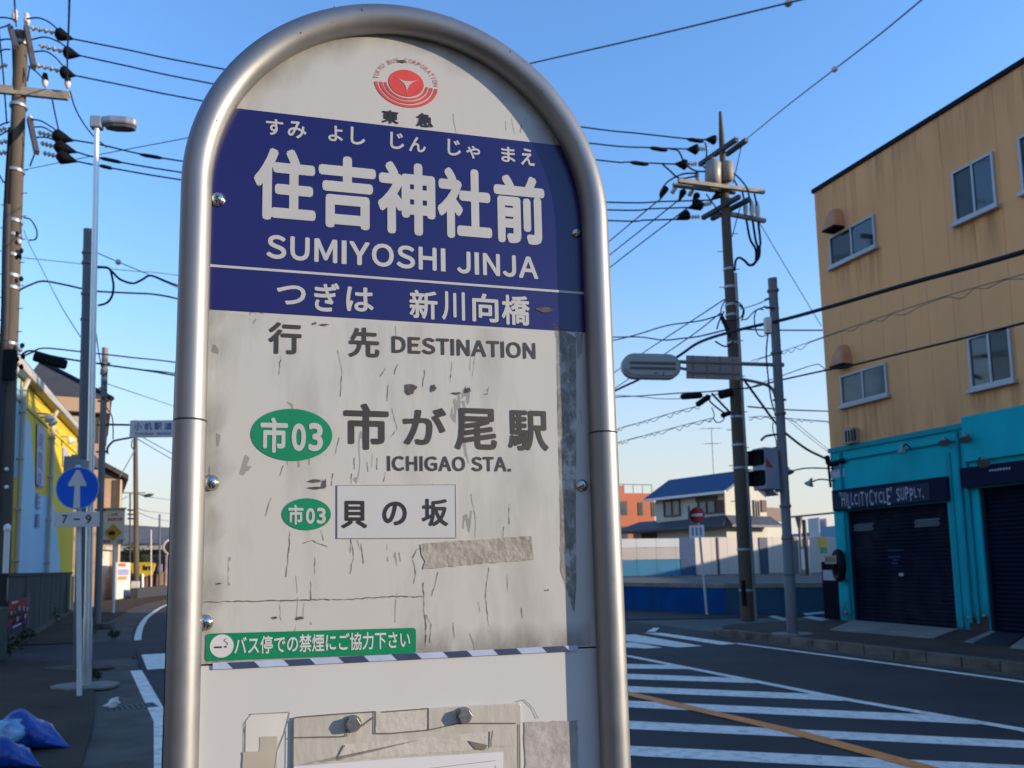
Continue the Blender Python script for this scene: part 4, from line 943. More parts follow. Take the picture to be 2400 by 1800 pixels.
roof.add(P+Q, [(0, 1, 2, 3), (3, 2, 5, 4), (6, 9, 8, 7), (9, 10, 11, 8), (0, 6, 7, 1), (4, 5, 11, 10), (0, 3, 9, 6), (3, 4, 10, 9), (1, 7, 8, 2), (2, 8, 11, 5)])
roof.build('roof', m_rblue, hs)
MB().add([HF.p(0, ez, -.01), HF.p(0, ez, -Lb+.01), HF.p(0, rz-.25, -Lb/2), HF.p(.1, ez, -.01), HF.p(.1, ez, -Lb+.01), HF.p(.1, rz-.25, -Lb/2)], [(0, 1, 2), (5, 4, 3), (0, 2, 5, 3), (2, 1, 4, 5), (1, 0, 3, 4)]).build('gable', m_cream, hs)
MB().box(HF, -ov, La+ov, ez-.30, ez-.14, ov-.02, ov+.08).build('gutter', m_white, hs)
lz = HF.px(1640, 1233, .9)[1]; lt = lz+.62
lr_ = MB(); e = La+2.6
P = [HF.p(-.6, lz, .95), HF.p(e+.6, lz, .95), HF.p(e-.7, lt, -.3), HF.p(-.02, lt, .02), HF.p(e+.6, lz, -Lb-.5), HF.p(e-.7, lt, -Lb*.6)]
Q = [p-np.array([0, 0, .14]) for p in P]
lr_.add(P+Q, [(0, 1, 2, 3), (1, 4, 5, 2), (0, 6, 7, 1), (1, 7, 10, 4), (6, 9, 8, 7), (7, 8, 11, 10), (0, 3, 9, 6)]); lr_.build('lower_roof', m_rgrey, hs)
P = [GF.p(-.6, lz, .95), GF.p(Lb+.3, lz, .95), GF.p(Lb+.3, lt, .02), GF.p(-.02, lt, .02)]; Q = [p-np.array([0, 0, .14]) for p in P]
MB().add(P+Q, [(0, 1, 2, 3), (4, 7, 6, 5), (0, 4, 5, 1), (1, 5, 6, 2)]).build('lower_roof', m_rgrey, hs)
HB(La, e, 0, lz+.2, .35, Lb).build('ground_floor_wall', m_cream, hs)
def hwin(f, tl, br, mt, nm='window', pane=True):
    a = f.px(*tl); b = f.px(*br); x0, x1 = sorted((a[0], b[0])); z0, z1 = sorted((a[1], b[1]))
    if not pane: return MB().box(f, x0, x1, z0, z1, .003, .09).build(nm, mt, hs)
    mb = MB(); t = .09
    for r in ((x0, x0+t, z0, z1), (x1-t, x1, z0, z1), (x0+t, x1-t, z1-t, z1), (x0+t, x1-t, z0, z0+t), ((x0+x1)/2-.04, (x0+x1)/2+.04, z0+t, z1-t)): mb.box(f, *r, .003, .1)
    w = mb.build(nm, m_dframe, hs); MB().box(f, x0+t, x1-t, z0+t, z1-t, .003, .03).build('pane', mt, w); return w
m_pane = M('curtained pane', (.20, .20, .19), .25, var=.15, scale=2)
hwin(HF, (1556, 1174), (1596, 1209), m_pane); hwin(HF, (1636, 1174), (1679, 1203), m_pane); hwin(HF, (1680, 1173), (1701, 1202), m_brwn, 'storm_shutter', False)
hwin(HF, (1632, 1167), (1682, 1173), m_brwn, 'window_hood', False)
hwin(HF, (1505, 1251), (1540, 1262), M('dark opening', (.02, .02, .02), .7), 'dark_window', False)
hwin(GF, (1764, 1172), (1780, 1222), m_glass); hwin(GF, (1782, 1172), (1795, 1200), m_brwn, 'storm_shutter', False)
# balcony wing to the right of the house
BW = Frame(GF.p(Lb, 0, -.6), GF.u, hv, GF.w)
x1 = BW.px(1835, 1240)[0]
bwg = MB().box(BW, 0.01, x1+.6, 0, 3.35, -3.5, 0).build('wing', m_cream, hs)
z0, z1 = BW.px(1815, 1222)[1], BW.px(1815, 1190)[1]
MB().box(BW, .02, x1+.6, z0, z1, -.1, .04).build('balcony_rail', M('brown balcony board', (.16, .10, .075), .7), hs)
an = HF.p(La*.42, rz, -Lb/2)
mb = MB(); mb.tube([an, an+np.array([0, 0, 3.1])], .022, 6)
for z, l_ in ((3.0, .6), (2.0, .45)):
    mb.tube([an+np.array([-l_, 0, z]), an+np.array([l_, .2, z+.06])], .014, 5)
    for k in range(5): q = an+np.array([-l_+l_*2*k/4, .1, z+.03]); mb.tube([q-GF.w*.2, q+GF.w*.2], .01, 4)
mb.build('roof_antenna', m_greycab, hs)
# red brick flats behind the house
m_brick = M('orange brick wall', (.52, .15, .07), .85, var=.1, scale=2, stain=(.42, .11, .05), sscale=1, samt=.6)
rb0 = D(1470, 1250, 60); RF = Frame([rb0[0], rb0[1], zb], (.96, .28, 0), (0, 0, 1))
ra, rbx = RF.px(1380, 1250)[0], RF.px(1536, 1250)[0]; rt = RF.px(1500, 1156)[1]
fl = thing('brick_flats', 'orange brick block of flats behind the blue roofed house', 'building', RF.p((ra+rbx)/2, 0, -4))
MB().box(RF, ra, rbx, 0, rt, -9, 0).build('wall', m_brick, fl)
a0, a1 = RF.px(1465, 1150)[0], RF.px(1497, 1150)[0]
MB().box(RF, a0, a1, rt+.002, rt+.85, -5, -2.5).build('roof_hut', m_brick, fl)
mb = MB()
for i in range(8): x = ra+(rbx-ra)*i/7; mb.tube([RF.p(x, rt, -.3), RF.p(x, rt+.7, -.3)], .03, 5)
mb.tube([RF.p(ra, rt+.7, -.3), RF.p(rbx, rt+.7, -.3)], .03, 5); mb.build('roof_railing', m_greycab, fl)
for x0, y0, x1_, y1 in ((1452, 1178, 1466, 1204), (1499, 1180, 1503, 1205), (1453, 1237, 1468, 1263), (1530, 1180, 1535, 1207)):
    p, q = RF.px(x0, y1), RF.px(x1_, y0); w = MB().box(RF, p[0]-.1, q[0]+.1, p[1]-.1, q[1]+.1, .003, .05).build('window', m_dframe, fl)
    MB().box(RF, p[0]+.06, q[0]-.06 if q[0]-p[0] > .3 else q[0], p[1], q[1], .05, .07).build('pane', m_frost, w)
# far skyline between hoarding and shop
m_far = M('far grey block', (.42, .42, .46), .9); m_farb = M('far blue block', (.16, .22, .32), .9)
for i, (x0, x1_, y, dp, mt, lb) in enumerate(((1856, 1900, 1252, 150, m_farb, 'far grey blue roof seen over the beige hoarding'), (1893, 1896, 1216, 260, m_far, 'thin far tower, left one of two over the hoarding'), (1910, 1912, 1218, 260, m_far, 'thin far tower, right one of two over the hoarding'),
                                              (1922, 1938, 1236, 140, M('far teal block', (.12, .25, .36), .9), 'far teal block next to the shop corner'), (1900, 1985, 1250, 180, m_far, 'far pale low building right behind the hoarding'))):
    a, b = D(x0, y, dp), D(x1_, y, dp); MB().box(Frame([a[0], a[1], 0], (1, 0, 0), (0, 0, 1)), 0, b[0]-a[0], 0, a[2], -.0, 8).build('distant_building', mt, label=lb, cat='building')

# ------------------------------------------------------------------ helpers for poles and cables
def cable(name, label, pts, d0, d1, r, mat, group=None, k=7, wob=0.0, sag=0.0):
    """pts: where the cable runs in the photograph; d0, d1: how far away its two ends are."""
    n = len(pts); xs = np.cumsum([0]+[math.hypot(pts[i+1][0]-pts[i][0], pts[i+1][1]-pts[i][1]) for i in range(n-1)]); xs = xs/xs[-1]
    P = [D(x, y, 1.0/((1-t)/d0+t/d1)) for (x, y), t in zip(pts, xs)]; P = catmull(P, k)
    mb = MB(); mb.tube(P, r, 6)
    if wob:
        L_ = sum(np.linalg.norm(P[i+1]-P[i]) for i in range(len(P)-1)); m_ = int(L_/.09); q = []
        cum = np.cumsum([0]+[np.linalg.norm(P[i+1]-P[i]) for i in range(len(P)-1)])
        for i in range(m_):
            s_ = L_*i/m_; j = min(np.searchsorted(cum, s_, 'right')-1, len(P)-2); t = (s_-cum[j])/(cum[j+1]-cum[j]); b = P[j]+(P[j+1]-P[j])*t
            q.append(b - np.array([0, 0, wob*(.75+.4*math.sin(i*.37))*(1+math.cos(i*2*math.pi/(8+.8*math.sin(i*.21))))*.45+.015]))
        mb.tube(q, r*.9, 5)
    return mb.build(name, mat, label=label, cat='cable', group=group)
def sleeve(parent, p, q, d, r=.05, mat=None):
    a, b = D(*p, d), D(*q, d); ts = np.linspace(0, 1, 9)
    return MB().tube([a+(b-a)*t for t in ts], [r*(.35 if i in (0, 8) else .8 if i in (1, 7) else 1) for i in range(9)], 8).build('cable_sleeve', mat or m_black, parent)
def strain(parent, p, q, d, clamp=True, col=m_porc, name='insulator'):       # string of porcelain between p and q, then a black clamp cover
    a, b = D(*p, d), D(*q, d); ax = b-a; L_ = np.linalg.norm(ax); ax = ax/L_
    prof = [(.012, 0)]
    for i in range(4):
        h = L_*(.08+.23*i); prof += [(.02, h), (.055, h+L_*.04), (.06, h+L_*.08), (.025, h+L_*.13)]
    prof += [(.012, L_)]
    return MB().lathe(prof, a, ax, 10).build(name, col, parent)
def cover(parent, p, q, d, r=.13):
    a, b = D(*p, d), D(*q, d); ax = b-a; L_ = np.linalg.norm(ax)
    return MB().lathe([(r*.3, 0), (r*.75, L_*.08), (r, L_*.22), (r*.7, L_*.5), (r*.4, L_*.75), (r*.12, L_)], a, ax, 9).build('clamp_cover', m_black, parent)
def arm(parent, p, q, z, w=.045, mat=None, name='crossarm'):
    a, b = G(*p, z), G(*q, z); return armpts(parent, a, b, w, mat, name)
def armpts(parent, a, b, w=.045, mat=None, name='crossarm'):
    f = Frame(a, b-a, (0, 0, 1)); L_ = np.linalg.norm(b-a)
    return MB().box(f, 0, L_, -w, w, -w, w).build(name, mat or m_arm, parent)
def zat(x, y, d): return D(x, y, d)[2]

# ------------------------------------------------------------------ utility pole on the right
UD = 19.4
ub = G(1752, 1455, .15); UD = float(np.dot(ub-CAM, _F)); ut = D(1688, 262, UD)
up = thing('utility_pole', 'tall concrete utility pole with many crossarms, left of the turquoise shop', 'utility pole', ub)
lerp = lambda t: ub+(ut-ub)*t
MB().tube([lerp(t) for t in (0, .25, .5, .7, .82, .89, .9, .95, 1.0)], [.155, .145, .13, .118, .108, .10, .075, .065, .035], 14).build('pole', m_pole, up)
MB().tube([D(1771, 1456, UD), D(1742, 1000, UD), D(1722, 640, UD)], .055, 8).build('conduit', m_galv, up)
for t, nm in ((.06, 0), (.14, 0), (.30, 0), (.345, 0), (.40, 0), (.545, 0), (.60, 0), (.62, 0), (.655, 0), (.69, 0)):
    p = lerp(t); MB().lathe([(.165-.05*t, -.03), (.17-.05*t, 0), (.165-.05*t, .03)], p, (0, 0, 1), 14).build('steel_band', m_galv, up)
mb = MB()
for i in range(20):
    p = lerp(.2+.035*i); s_ = (-1)**i; mb.tube([p, p+np.array([.26*s_, -.02, 0])], .011, 5)
mb.build('climbing_pegs', m_galv, up)
zA, zB, zC, zD = zat(1690, 352, UD), zat(1695, 447, UD), zat(1705, 485, UD), zat(1710, 506, UD)
arm(up, (1640, 386), (1727, 326), zA, .05, m_darkarm); arm(up, (1703, 362), (1750, 328), zA, .05, m_darkarm)
arm(up, (1578, 433), (1722, 451), zB); arm(up, (1590, 424), (1791, 450), zB)
arm(up, (1647, 511), (1733, 461), zC, .05, m_darkarm); arm(up, (1668, 513), (1757, 467), zC, .05, m_darkarm)
arm(up, (1712, 502), (1793, 518), zD)
c = D(1671, 405, UD-.15); mb = MB().lathe([(.12, -.32), (.19, -.28), (.19, .22), (.16, .27), (.06, .30), (.05, .38)], c, (0.05, 0, 1), 16)
sw = mb.build('pole_switch', M('grey switch tank', (.27, .25, .23), .5, .2, var=.12), up)
c2 = D(1704, 402, UD-.1); MB().lathe([(.1, -.25), (.15, -.2), (.15, .2), (.08, .25)], c2, (0, 0, 1), 12).build('pole_switch', M('brown switch tank', (.24, .19, .14), .6), up)
strain(up, (1660, 349), (1636, 349), UD); cover(up, (1638, 350), (1609, 350), UD); cover(up, (1680, 328), (1652, 327), UD, .12)
strain(up, (1634, 384), (1612, 384), UD); cover(up, (1612, 386), (1581, 384), UD)
cover(up, (1690, 452), (1665, 470), UD, .1); strain(up, (1668, 476), (1648, 480), UD, col=m_dwhite); cover(up, (1648, 478), (1612, 488), UD, .14)
strain(up, (1641, 508), (1612, 509), UD, col=m_dwhite); cover(up, (1616, 500), (1584, 515), UD, .14)
for x, y in ((1558, 445), (1600, 452), (1632, 460)): cover(up, (x+4, y-8), (x-10, y+22), UD, .09)
for x, y in ((1580, 440), (1620, 446)): strain(up, (x-6, y+14), (x+4, y-2), UD, col=m_dwhite)
for x, y in ((1633, 412), (1636, 430)): MB().lathe([(.03, -.1), (.05, -.05), (.055, .05), (.03, .1)], D(x, y, UD), (0, 0, 1), 9).build('insulator', m_porc, up)
mb = MB()
for i, (x0, y0, x1, y1) in enumerate(((1740, 450, 1748, 500), (1754, 452, 1763, 503), (1768, 454, 1776, 506))):
    MB().lathe([(.035, 0), (.055, .08), (.06, .2), (.05, .34), (.02, .42)], D(x1, y1+4, UD), (0, 0, 1), 10).build('insulator', m_porc, up)
    MB().tube(catmull([D(x0, y0, UD), D(x0+4, (y0+y1)/2-6, UD), D(x1, y1-6, UD)], 5), .022, 7).build('drop_lead', m_cable, up)
    pts = [(x1+1, y1+14), (x1+10-i*2, y1+60), (1771+i*5, 585-i*4), (1770+i*4, 615-i*5), (1758, 622), (1744, 610), (1732, 604), (1724, 612), (1722, 635)]
    MB().tube(catmull([D(*p, UD-.05*i) for p in pts], 5), .028, 7).build('riser_cable', m_cable, up)
for P, r in (([(1652, 334), (1656, 350), (1655, 385), (1655, 402)], .018), ([(1570, 349), (1590, 354), (1605, 382), (1628, 400), (1655, 402)], .02), ([(1552, 384), (1570, 400), (1592, 418), (1620, 415), (1634, 412)], .02), ([(1634, 406), (1600, 408), (1565, 426), (1548, 450), (1548, 465)], .02),
             ([(1714, 402), (1730, 415), (1745, 432), (1755, 448)], .018), ([(1711, 405), (1724, 428), (1733, 446)], .018), ([(1655, 402), (1680, 410), (1700, 430), (1716, 452)], .016), ([(1655, 455), (1672, 478), (1690, 505)], .016), ([(1738, 340), (1725, 400), (1717, 430)], .012), ([(1740, 470), (1728, 510), (1716, 555)], .012),
             ([(1648, 390), (1665, 400), (1690, 400)], .02)):
    MB().tube(catmull([D(*p, UD-.08) for p in P], 5), r, 6).build('jumper_wire', m_cable, up)
# tangle of service drops around the middle of the pole
for P, r in (([(1700, 702), (1690, 725), (1694, 745), (1708, 752), (1735, 745), (1742, 725), (1735, 712), (1722, 705)], .016), ([(1690, 740), (1702, 765), (1710, 790)], .05), ([(1697, 730), (1686, 752), (1680, 772)], .02), ([(1733, 716), (1744, 728), (1738, 752)], .018), ([(1720, 800), (1700, 812), (1676, 800)], .02),
             ([(1668, 922), (1690, 945), (1712, 968)], .025), ([(1655, 925), (1668, 945), (1700, 970)], .02), ([(1668, 955), (1674, 975), (1660, 990)], .012), ([(1700, 965), (1695, 985), (1680, 990), (1672, 980)], .014)):
    MB().tube(catmull([D(*p, UD-.2) for p in P], 5), r, 6).build('service_loop', m_cable, up)
for p, q, r in (((1595, 930), (1646, 926), .075), ((1684, 926), (1718, 918), .11), ((1632, 950), (1664, 928), .07), ((1690, 975), (1712, 967), .06)):
    a, b = D(*p, UD-.25), D(*q, UD-.25); MB().tube([a+(b-a)*t for t in (0, .04, .1, .5, .9, .96, 1)], [r*.4, r*.8, r, r, r, r*.8, r*.4], 9).build('splice_box', m_black, up)
MB().box(Frame(D(1705, 1390, UD-.15), (1, 0, 0), (0, 0, 1)), .35, .44, -.3, .3, -.05, .03).build('pole_tag', m_black, up)

# ------------------------------------------------------------------ steel traffic pole with signal seen from behind
tb = G(1858, 1487, .15); TD = float(np.dot(tb-CAM, _F)); tt = D(1810, 652, TD)
tp = thing('traffic_signal_pole', 'grey steel pole carrying a horizontal traffic light seen from behind and a name board', 'traffic signal', tb)
tl_ = lambda t: tb+(tt-tb)*t
MB().tube([tl_(0), tl_(.28), tl_(.281), tl_(1)], [.105, .10, .09, .085], 16).build('pole', m_gpaint, tp)
for t in (.17, .27, .36, .62, .79, .965): MB().lathe([(.10, -.03), (.112, -.02), (.112, .02), (.10, .03)], tl_(t), (0, 0, 1), 14).build('steel_band', m_gpaint, tp)
pad(tp, tb, .42, .14, .175, m_conc, 1)
AD = np.array([-.97, -.22, 0])
aU = D(1822, 856, TD); aL = D(1820, 938, TD)
eU, eL = D(1588, 848, TD-.35), D(1588, 862, TD-.35)
MB().tube([aU+np.array([.12, 0, 0]), eU], .038, 9).build('signal_arm', M('brown grey arm', (.20, .165, .15), .6, .2), tp)
MB().tube(catmull([aL, D(1812, 915, TD), D(1795, 902, TD), D(1745, 890, TD-.1), eL], 6), .03, 9).build('signal_arm', M('brown grey arm', (.2, .165, .15)), tp)
XF = Frame(D(1527, 858, TD-.4), (1, .06, -.025), (0, 0, 1))
hw_ = XF.px(1596, 858)[0]; hh = .245; pts = []
for cx, a0 in ((hw_-hh, -90), (-hw_+hh, 90)):
    for t in np.linspace(a0, a0+180, 13): pts.append((cx+hh*math.cos(math.radians(t)), hh*math.sin(math.radians(t))))
m_sig = M('grey signal housing', (.30, .29, .28), .5, .1, var=.06, scale=3)
sg = MB().prism(XF, pts, -.14, .03).build('signal_housing', m_sig, tp, bevel=.03)
pts2 = [(a*.93, b*.80) for a, b in pts]; MB().prism(XF, pts2, .032, .055).build('rear_cover', m_sig, sg, bevel=.015)
m_rib = M('dark signal rib', (.09, .075, .07), .6)
for z in (.045, -.055): MB().box(XF, -hw_+.14, hw_-.12, z-.022, z+.022, .056, .075).build('housing_rib', m_rib, sg)
MB().box(XF, .03, .10, -.16, -.14, .056, .06).build('housing_mark', m_rib, sg); MB().box(XF, .2, .22, -.2, -.12, .056, .06).build('housing_mark', m_rib, sg)
for i in (-1, 0, 1):     # hoods of the three lenses on the far side
    cpt = XF.p(i*hw_*.6, 0, -.14); mb = MB(); ts = np.linspace(-.3, math.pi+.3, 14); P = []
    for d_ in (0, -.22): P += [XF.p(i*hw_*.6+.16*math.cos(t), .16*math.sin(t)+.01, -.14+d_) for t in ts]
    mb.add(P, [(j, j+1, 14+j+1, 14+j) for j in range(13)], True); mb.build('lens_hood', m_sig, sg)
    MB().lathe([(.14, 0), (.13, .03), (.05, .05)], cpt, -XF.w, 16).build('signal_lens', m_glass, sg)
NBF = Frame(D(1610, 858, TD-.42), (1, .06, -.03), (0, 0, 1)); nw = NBF.px(1737, 868)[0]
n0, n1 = NBF.px(1612, 886)[1], NBF.px(1612, 832)[1]
nb = MB().box(NBF, 0, nw, n0, n1, -.05, -.03).build('name_board', M('brown grey board back', (.23, .185, .165), .6, .1, var=.06), tp)
for k_ in (.12, .38, .62, .86): MB().box(NBF, nw*k_-.012, nw*k_+.012, n0, n1, -.03, -.015).build('board_rib', M('board rib', (.17, .13, .12), .6), nb)
for k_ in (n0+.12, n1-.13): MB().box(NBF, 0.02, nw-.02, k_-.015, k_+.015, -.015, .0).build('board_rail', M('board rib', (.17, .13, .12)), nb)
# pedestrian signal with visors, and a small control box
PF = Frame(D(1778, 1098, TD-.15), (.40, -.917, 0), (0, 0, 1), np.array([-.917, -.40, 0])); m_pgrey = M('grey lilac housing', (.27, .28, .35), .55, .1)
ps = MB().box(PF, -.17, .17, -.42, .40, -.36, .0).build('pedestrian_signal', m_pgrey, tp, bevel=.02)
for z in (.20, -.20):
    mb = MB(); mb.box(PF, -.165, .165, z+.13, z+.15, .001, .13); mb.box(PF, -.165, -.15, z-.14, z+.13, .001, .11); mb.box(PF, .15, .165, z-.10, z+.13, .001, .11); mb.build('visor', m_black, ps)
    MB().box(PF, -.14, .14, z-.14, z+.12, .001, .012).build('signal_lens', m_black, ps)
PS = Frame(PF.p(.171, 0, 0), -PF.w, PF.v, PF.u)
MB().prism(PS, [(.02, .02), (.22, -.01), (.03, .20)], .0, .006).build('red_label', M('red label', (.35, .05, .03), .6), ps)
MB().box(PS, .42, .50, -.45, .44, -.2, -.1).build('mount_plate', m_gpaint, ps)
for z in ((1018, 1800), (1132, 1808)): MB().tube(catmull([D(z[1]+22, z[0], TD), D(z[1]-4, z[0]+4, TD-.05), D(z[1]-16, z[0]+14, TD-.1)], 4), .025, 7).build('signal_bracket', m_gpaint, tp)
bxp = D(1800, 763, TD); MB().box(Frame(bxp, (1, 0, 0), (0, 0, 1)), -.06, .06, -.16, .16, -.08, .05).build('control_box', m_dwhite, tp, bevel=.01)
for P, r in (([(1790, 726), (1775, 725), (1768, 745), (1772, 775), (1782, 788), (1797, 786)], .012), ([(1800, 780), (1796, 830), (1800, 880), (1806, 930), (1815, 965)], .014), ([(1790, 718), (1800, 722), (1815, 722)], .018), ([(1811, 990), (1812, 1010), (1820, 1040), (1820, 1100)], .01)):
    MB().tube(catmull([D(*p, TD-.1) for p in P], 5), r, 6).build('signal_wire', m_cable, tp)
for P in ([(1793, 703), (1808, 698)], [(1795, 721), (1825, 722)], [(1818, 853), (1836, 853)], [(1812, 938), (1842, 937)]): MB().tube([D(*p, TD) for p in P], .025, 7).build('pole_bracket', m_gpaint, tp)

# ------------------------------------------------------------------ left side: warehouse, houses, wall
m_yel = M('yellow painted siding', (.74, .50, .015), .65, var=.06, scale=1, stain=(.52, .34, .02), sscale=.8, samt=.5, stretch=(1, 1, .2))
m_lblue = M('pale blue paint', (.33, .53, .64), .65, var=.05, scale=1, stain=(.28, .46, .56), sscale=.8, samt=.5, stretch=(1, 1, .2))
m_gutt = M('cream gutter', (.46, .41, .34), .55, var=.06)
wo = D(22, 1343, 21.0); LF = Frame([wo[0], wo[1], 0], DIR, (0, 0, 1), NRM)     # wall plane facing the road
def lpx(x, y, o=0.0): return LF.px(x, y, o)
Lw = lpx(178, 1100)[0]; eL = (lpx(60, 893)[1]+lpx(178, 1022)[1])/2; wb0 = 1.3
wh = thing('warehouse', 'yellow and pale blue painted warehouse wall with cream gutters on the left', 'building', LF.p(Lw/2, 0, -4))
mb = MB(); k = -3.0
while k < Lw: mb.box(LF, k+.004, min(k+.9, Lw)-.004, .0, eL, -.1, 0); k += .9
mb.box(LF, -3, Lw, 0, eL-.02, -8, -.11); mb.build('wall', m_yel, wh)
mb = MB()
for P in ([(-3, .9), (-3, eL-.01), tuple(lpx(50, 890)), tuple(lpx(55, 985)), tuple(lpx(46, 1110)), tuple(lpx(36, 1120)), (-3, 4.0)],
          [tuple(lpx(*p)) for p in ((57, 980), (70, 988), (74, 1040), (80, 1100), (82, 1155), (110, 1163), (124, 1180), (134, 1260), (143, 1348), (44, 1362), (45, 1100))]):
    mb.prism(LF, P, .001, .004)
mb.build('painted_patch', m_lblue, wh)
mb = MB(); mb.box(LF, -3, Lw+.15, lpx(60, 955)[1]-.03, lpx(60, 955)[1]+.03, .004, .03); mb.build('wall_band', M('yellow trim', (.40, .27, .02), .6), wh)
mb = MB(); mb.box(LF, -3, Lw+.3, eL-.02, eL+.24, -.1, .28); mb.build('eaves_gutter', m_gutt, wh, bevel=.03)
MB().prism(Frame(LF.p(-3, 0, 0), -LF.w, LF.v, LF.u), [(-.26, eL+.245), (-.26, eL+.27), (4, eL+1.0), (8.1, eL+.27), (8.1, eL)], 0, Lw+3.3).build('roof', m_rgrey, wh)
for xa, xb in (((58, 905), (36, 1340)), ((125, 985), (111, 1340)), ((28, 900), (10, 1340))):
    a = (lpx(*xa, .1)[0]+lpx(*xb, .1)[0])/2
    dp = MB().tube([LF.p(a, .9, .1), LF.p(a, eL-.35, .1), LF.p(a, eL-.05, .2)], .07, 9).build('drain_pipe', m_gutt, wh)
    mb = MB()
    for z in (1.9, 3.3, 4.7, 6.0): mb.box(LF, a-.1, a+.1, z, z+.06, .005, .18)
    mb.build('pipe_clip', m_gutt, dp)
m_ban = M('lilac banner', (.40, .37, .46), .6, var=.1); m_purp = M('purple print', (.18, .12, .28), .6)
for q, ch in ((((84, 992), (102, 1005), (100, 1142), (82, 1135)), True), (((145, 1048), (157, 1058), (155, 1098), (145, 1092)), False)):
    bn = MB().prism(LF, [tuple(lpx(*p)) for p in q], .03, .05).build('banner', m_ban, wh)
    if ch:
        mb = MB(); a0, b1 = lpx(87, 1002); a1 = lpx(99, 1010)[0]
        for i in range(5): mb.text('時間貸駐車'[i], LF, a0+.1, b1-.62-i*.62, a1-.1, b1-.1-i*.62, .053, .02)
        mb.build('banner_lettering', m_purp, bn)
for x, y in ((104, 977), (112, 986), (157, 1030)):
    p = lpx(x, y, .2); fl_ = MB().lathe([(.05, -.1), (.12, 0), (.15, .12), (.13, .13)], LF.p(p[0], p[1], .3), nrm(LF.w*.5-np.array([0, 0, .8])), 10).build('floodlight', m_white, wh)
    MB().tube([LF.p(p[0], p[1]+.1, 0), LF.p(p[0], p[1]+.1, .3)], .025, 6).build('lamp_bracket', m_galv, fl_)
mb = MB(); q = lpx(165, 1072); mb.box(LF, q[0]-.5, q[0]+.9, q[1]-.35, q[1]+.05, .1, .9); mb.build('awning', M('dark awning', (.05, .04, .035), .7), wh)

# dark roadside wall in front of the warehouse
m_dwall = M('dark block wall', (.035, .033, .030), .9, var=.25, scale=1.5, bump=.3, bscale=20, stain=(.07, .065, .055), sscale=.7, samt=.7, stretch=(1, 1, .35))
RW0, RW1 = G(68, 1493, .03), G(163, 1436, .03); RW0[2] = RW1[2] = 0
WF = Frame(RW0, RW1-RW0, (0, 0, 1)); Lr = np.linalg.norm(RW1-RW0); 
if WF.w@NRM < 0: WF = Frame(RW0, RW1-RW0, (0, 0, 1), -WF.w)
wtop = WF.px(100, 1348)[1]
rw = thing('block_wall', 'dark weathered block wall below the yellow and blue warehouse', 'wall', WF.p(Lr/2, 0, 0))
mb = MB(); n_ = int((Lr+4.5)/1.5)
for i in range(n_): mb.box(WF, -4+1.5*i+.006, -4+1.5*i+1.494, 0, wtop, -.15, 0)
mb.build('wall_panel', m_dwall, rw)
mb = MB()
for i in range(0, n_+1, 2): mb.box(WF, -4.05+1.5*i, -3.97+1.5*i, 0, wtop-.01, .001, .012)
mb.build('wall_post', M('grey wall post', (.055, .052, .048), .9), rw)
MB().box(WF, -4, Lr+.5, wtop, wtop+.07, -.17, .03).build('wall_cap', M('dark wall cap', (.03, .03, .03), .9), rw)
MB().box(WF, -4, Lr+.5, 0, .16, .001, .07).build('wall_footing', m_gut, rw)
# mossy gatepost at the left frame edge
gp_ = G(12, 1545, .03); MB().box(Frame(gp_, DIR, (0, 0, 1), NRM), -1.6, .12, 0, .95, -.5, .0).build('gatepost', M('mossy stone', (.045, .055, .045), .95, var=.3, scale=5, stain=(.02, .035, .015), sscale=3, samt=.7), label='low mossy stone block at the left edge before the poster', cat='gatepost', bevel=.02)
wp0 = D(8, 1450, 16.0); wp0t = D(17, 1245, 16.0)
wpo = MB().tube([[wp0[0], wp0[1], 0], wp0t], .055, 10); wpo.lathe([(.06, 0), (.075, .03), (.06, .12), (.02, .15)], wp0t, (0, 0, 1), 10)
wpo.build('white_post', m_white, label='slim white post with a rounded cap at the left edge', cat='post')
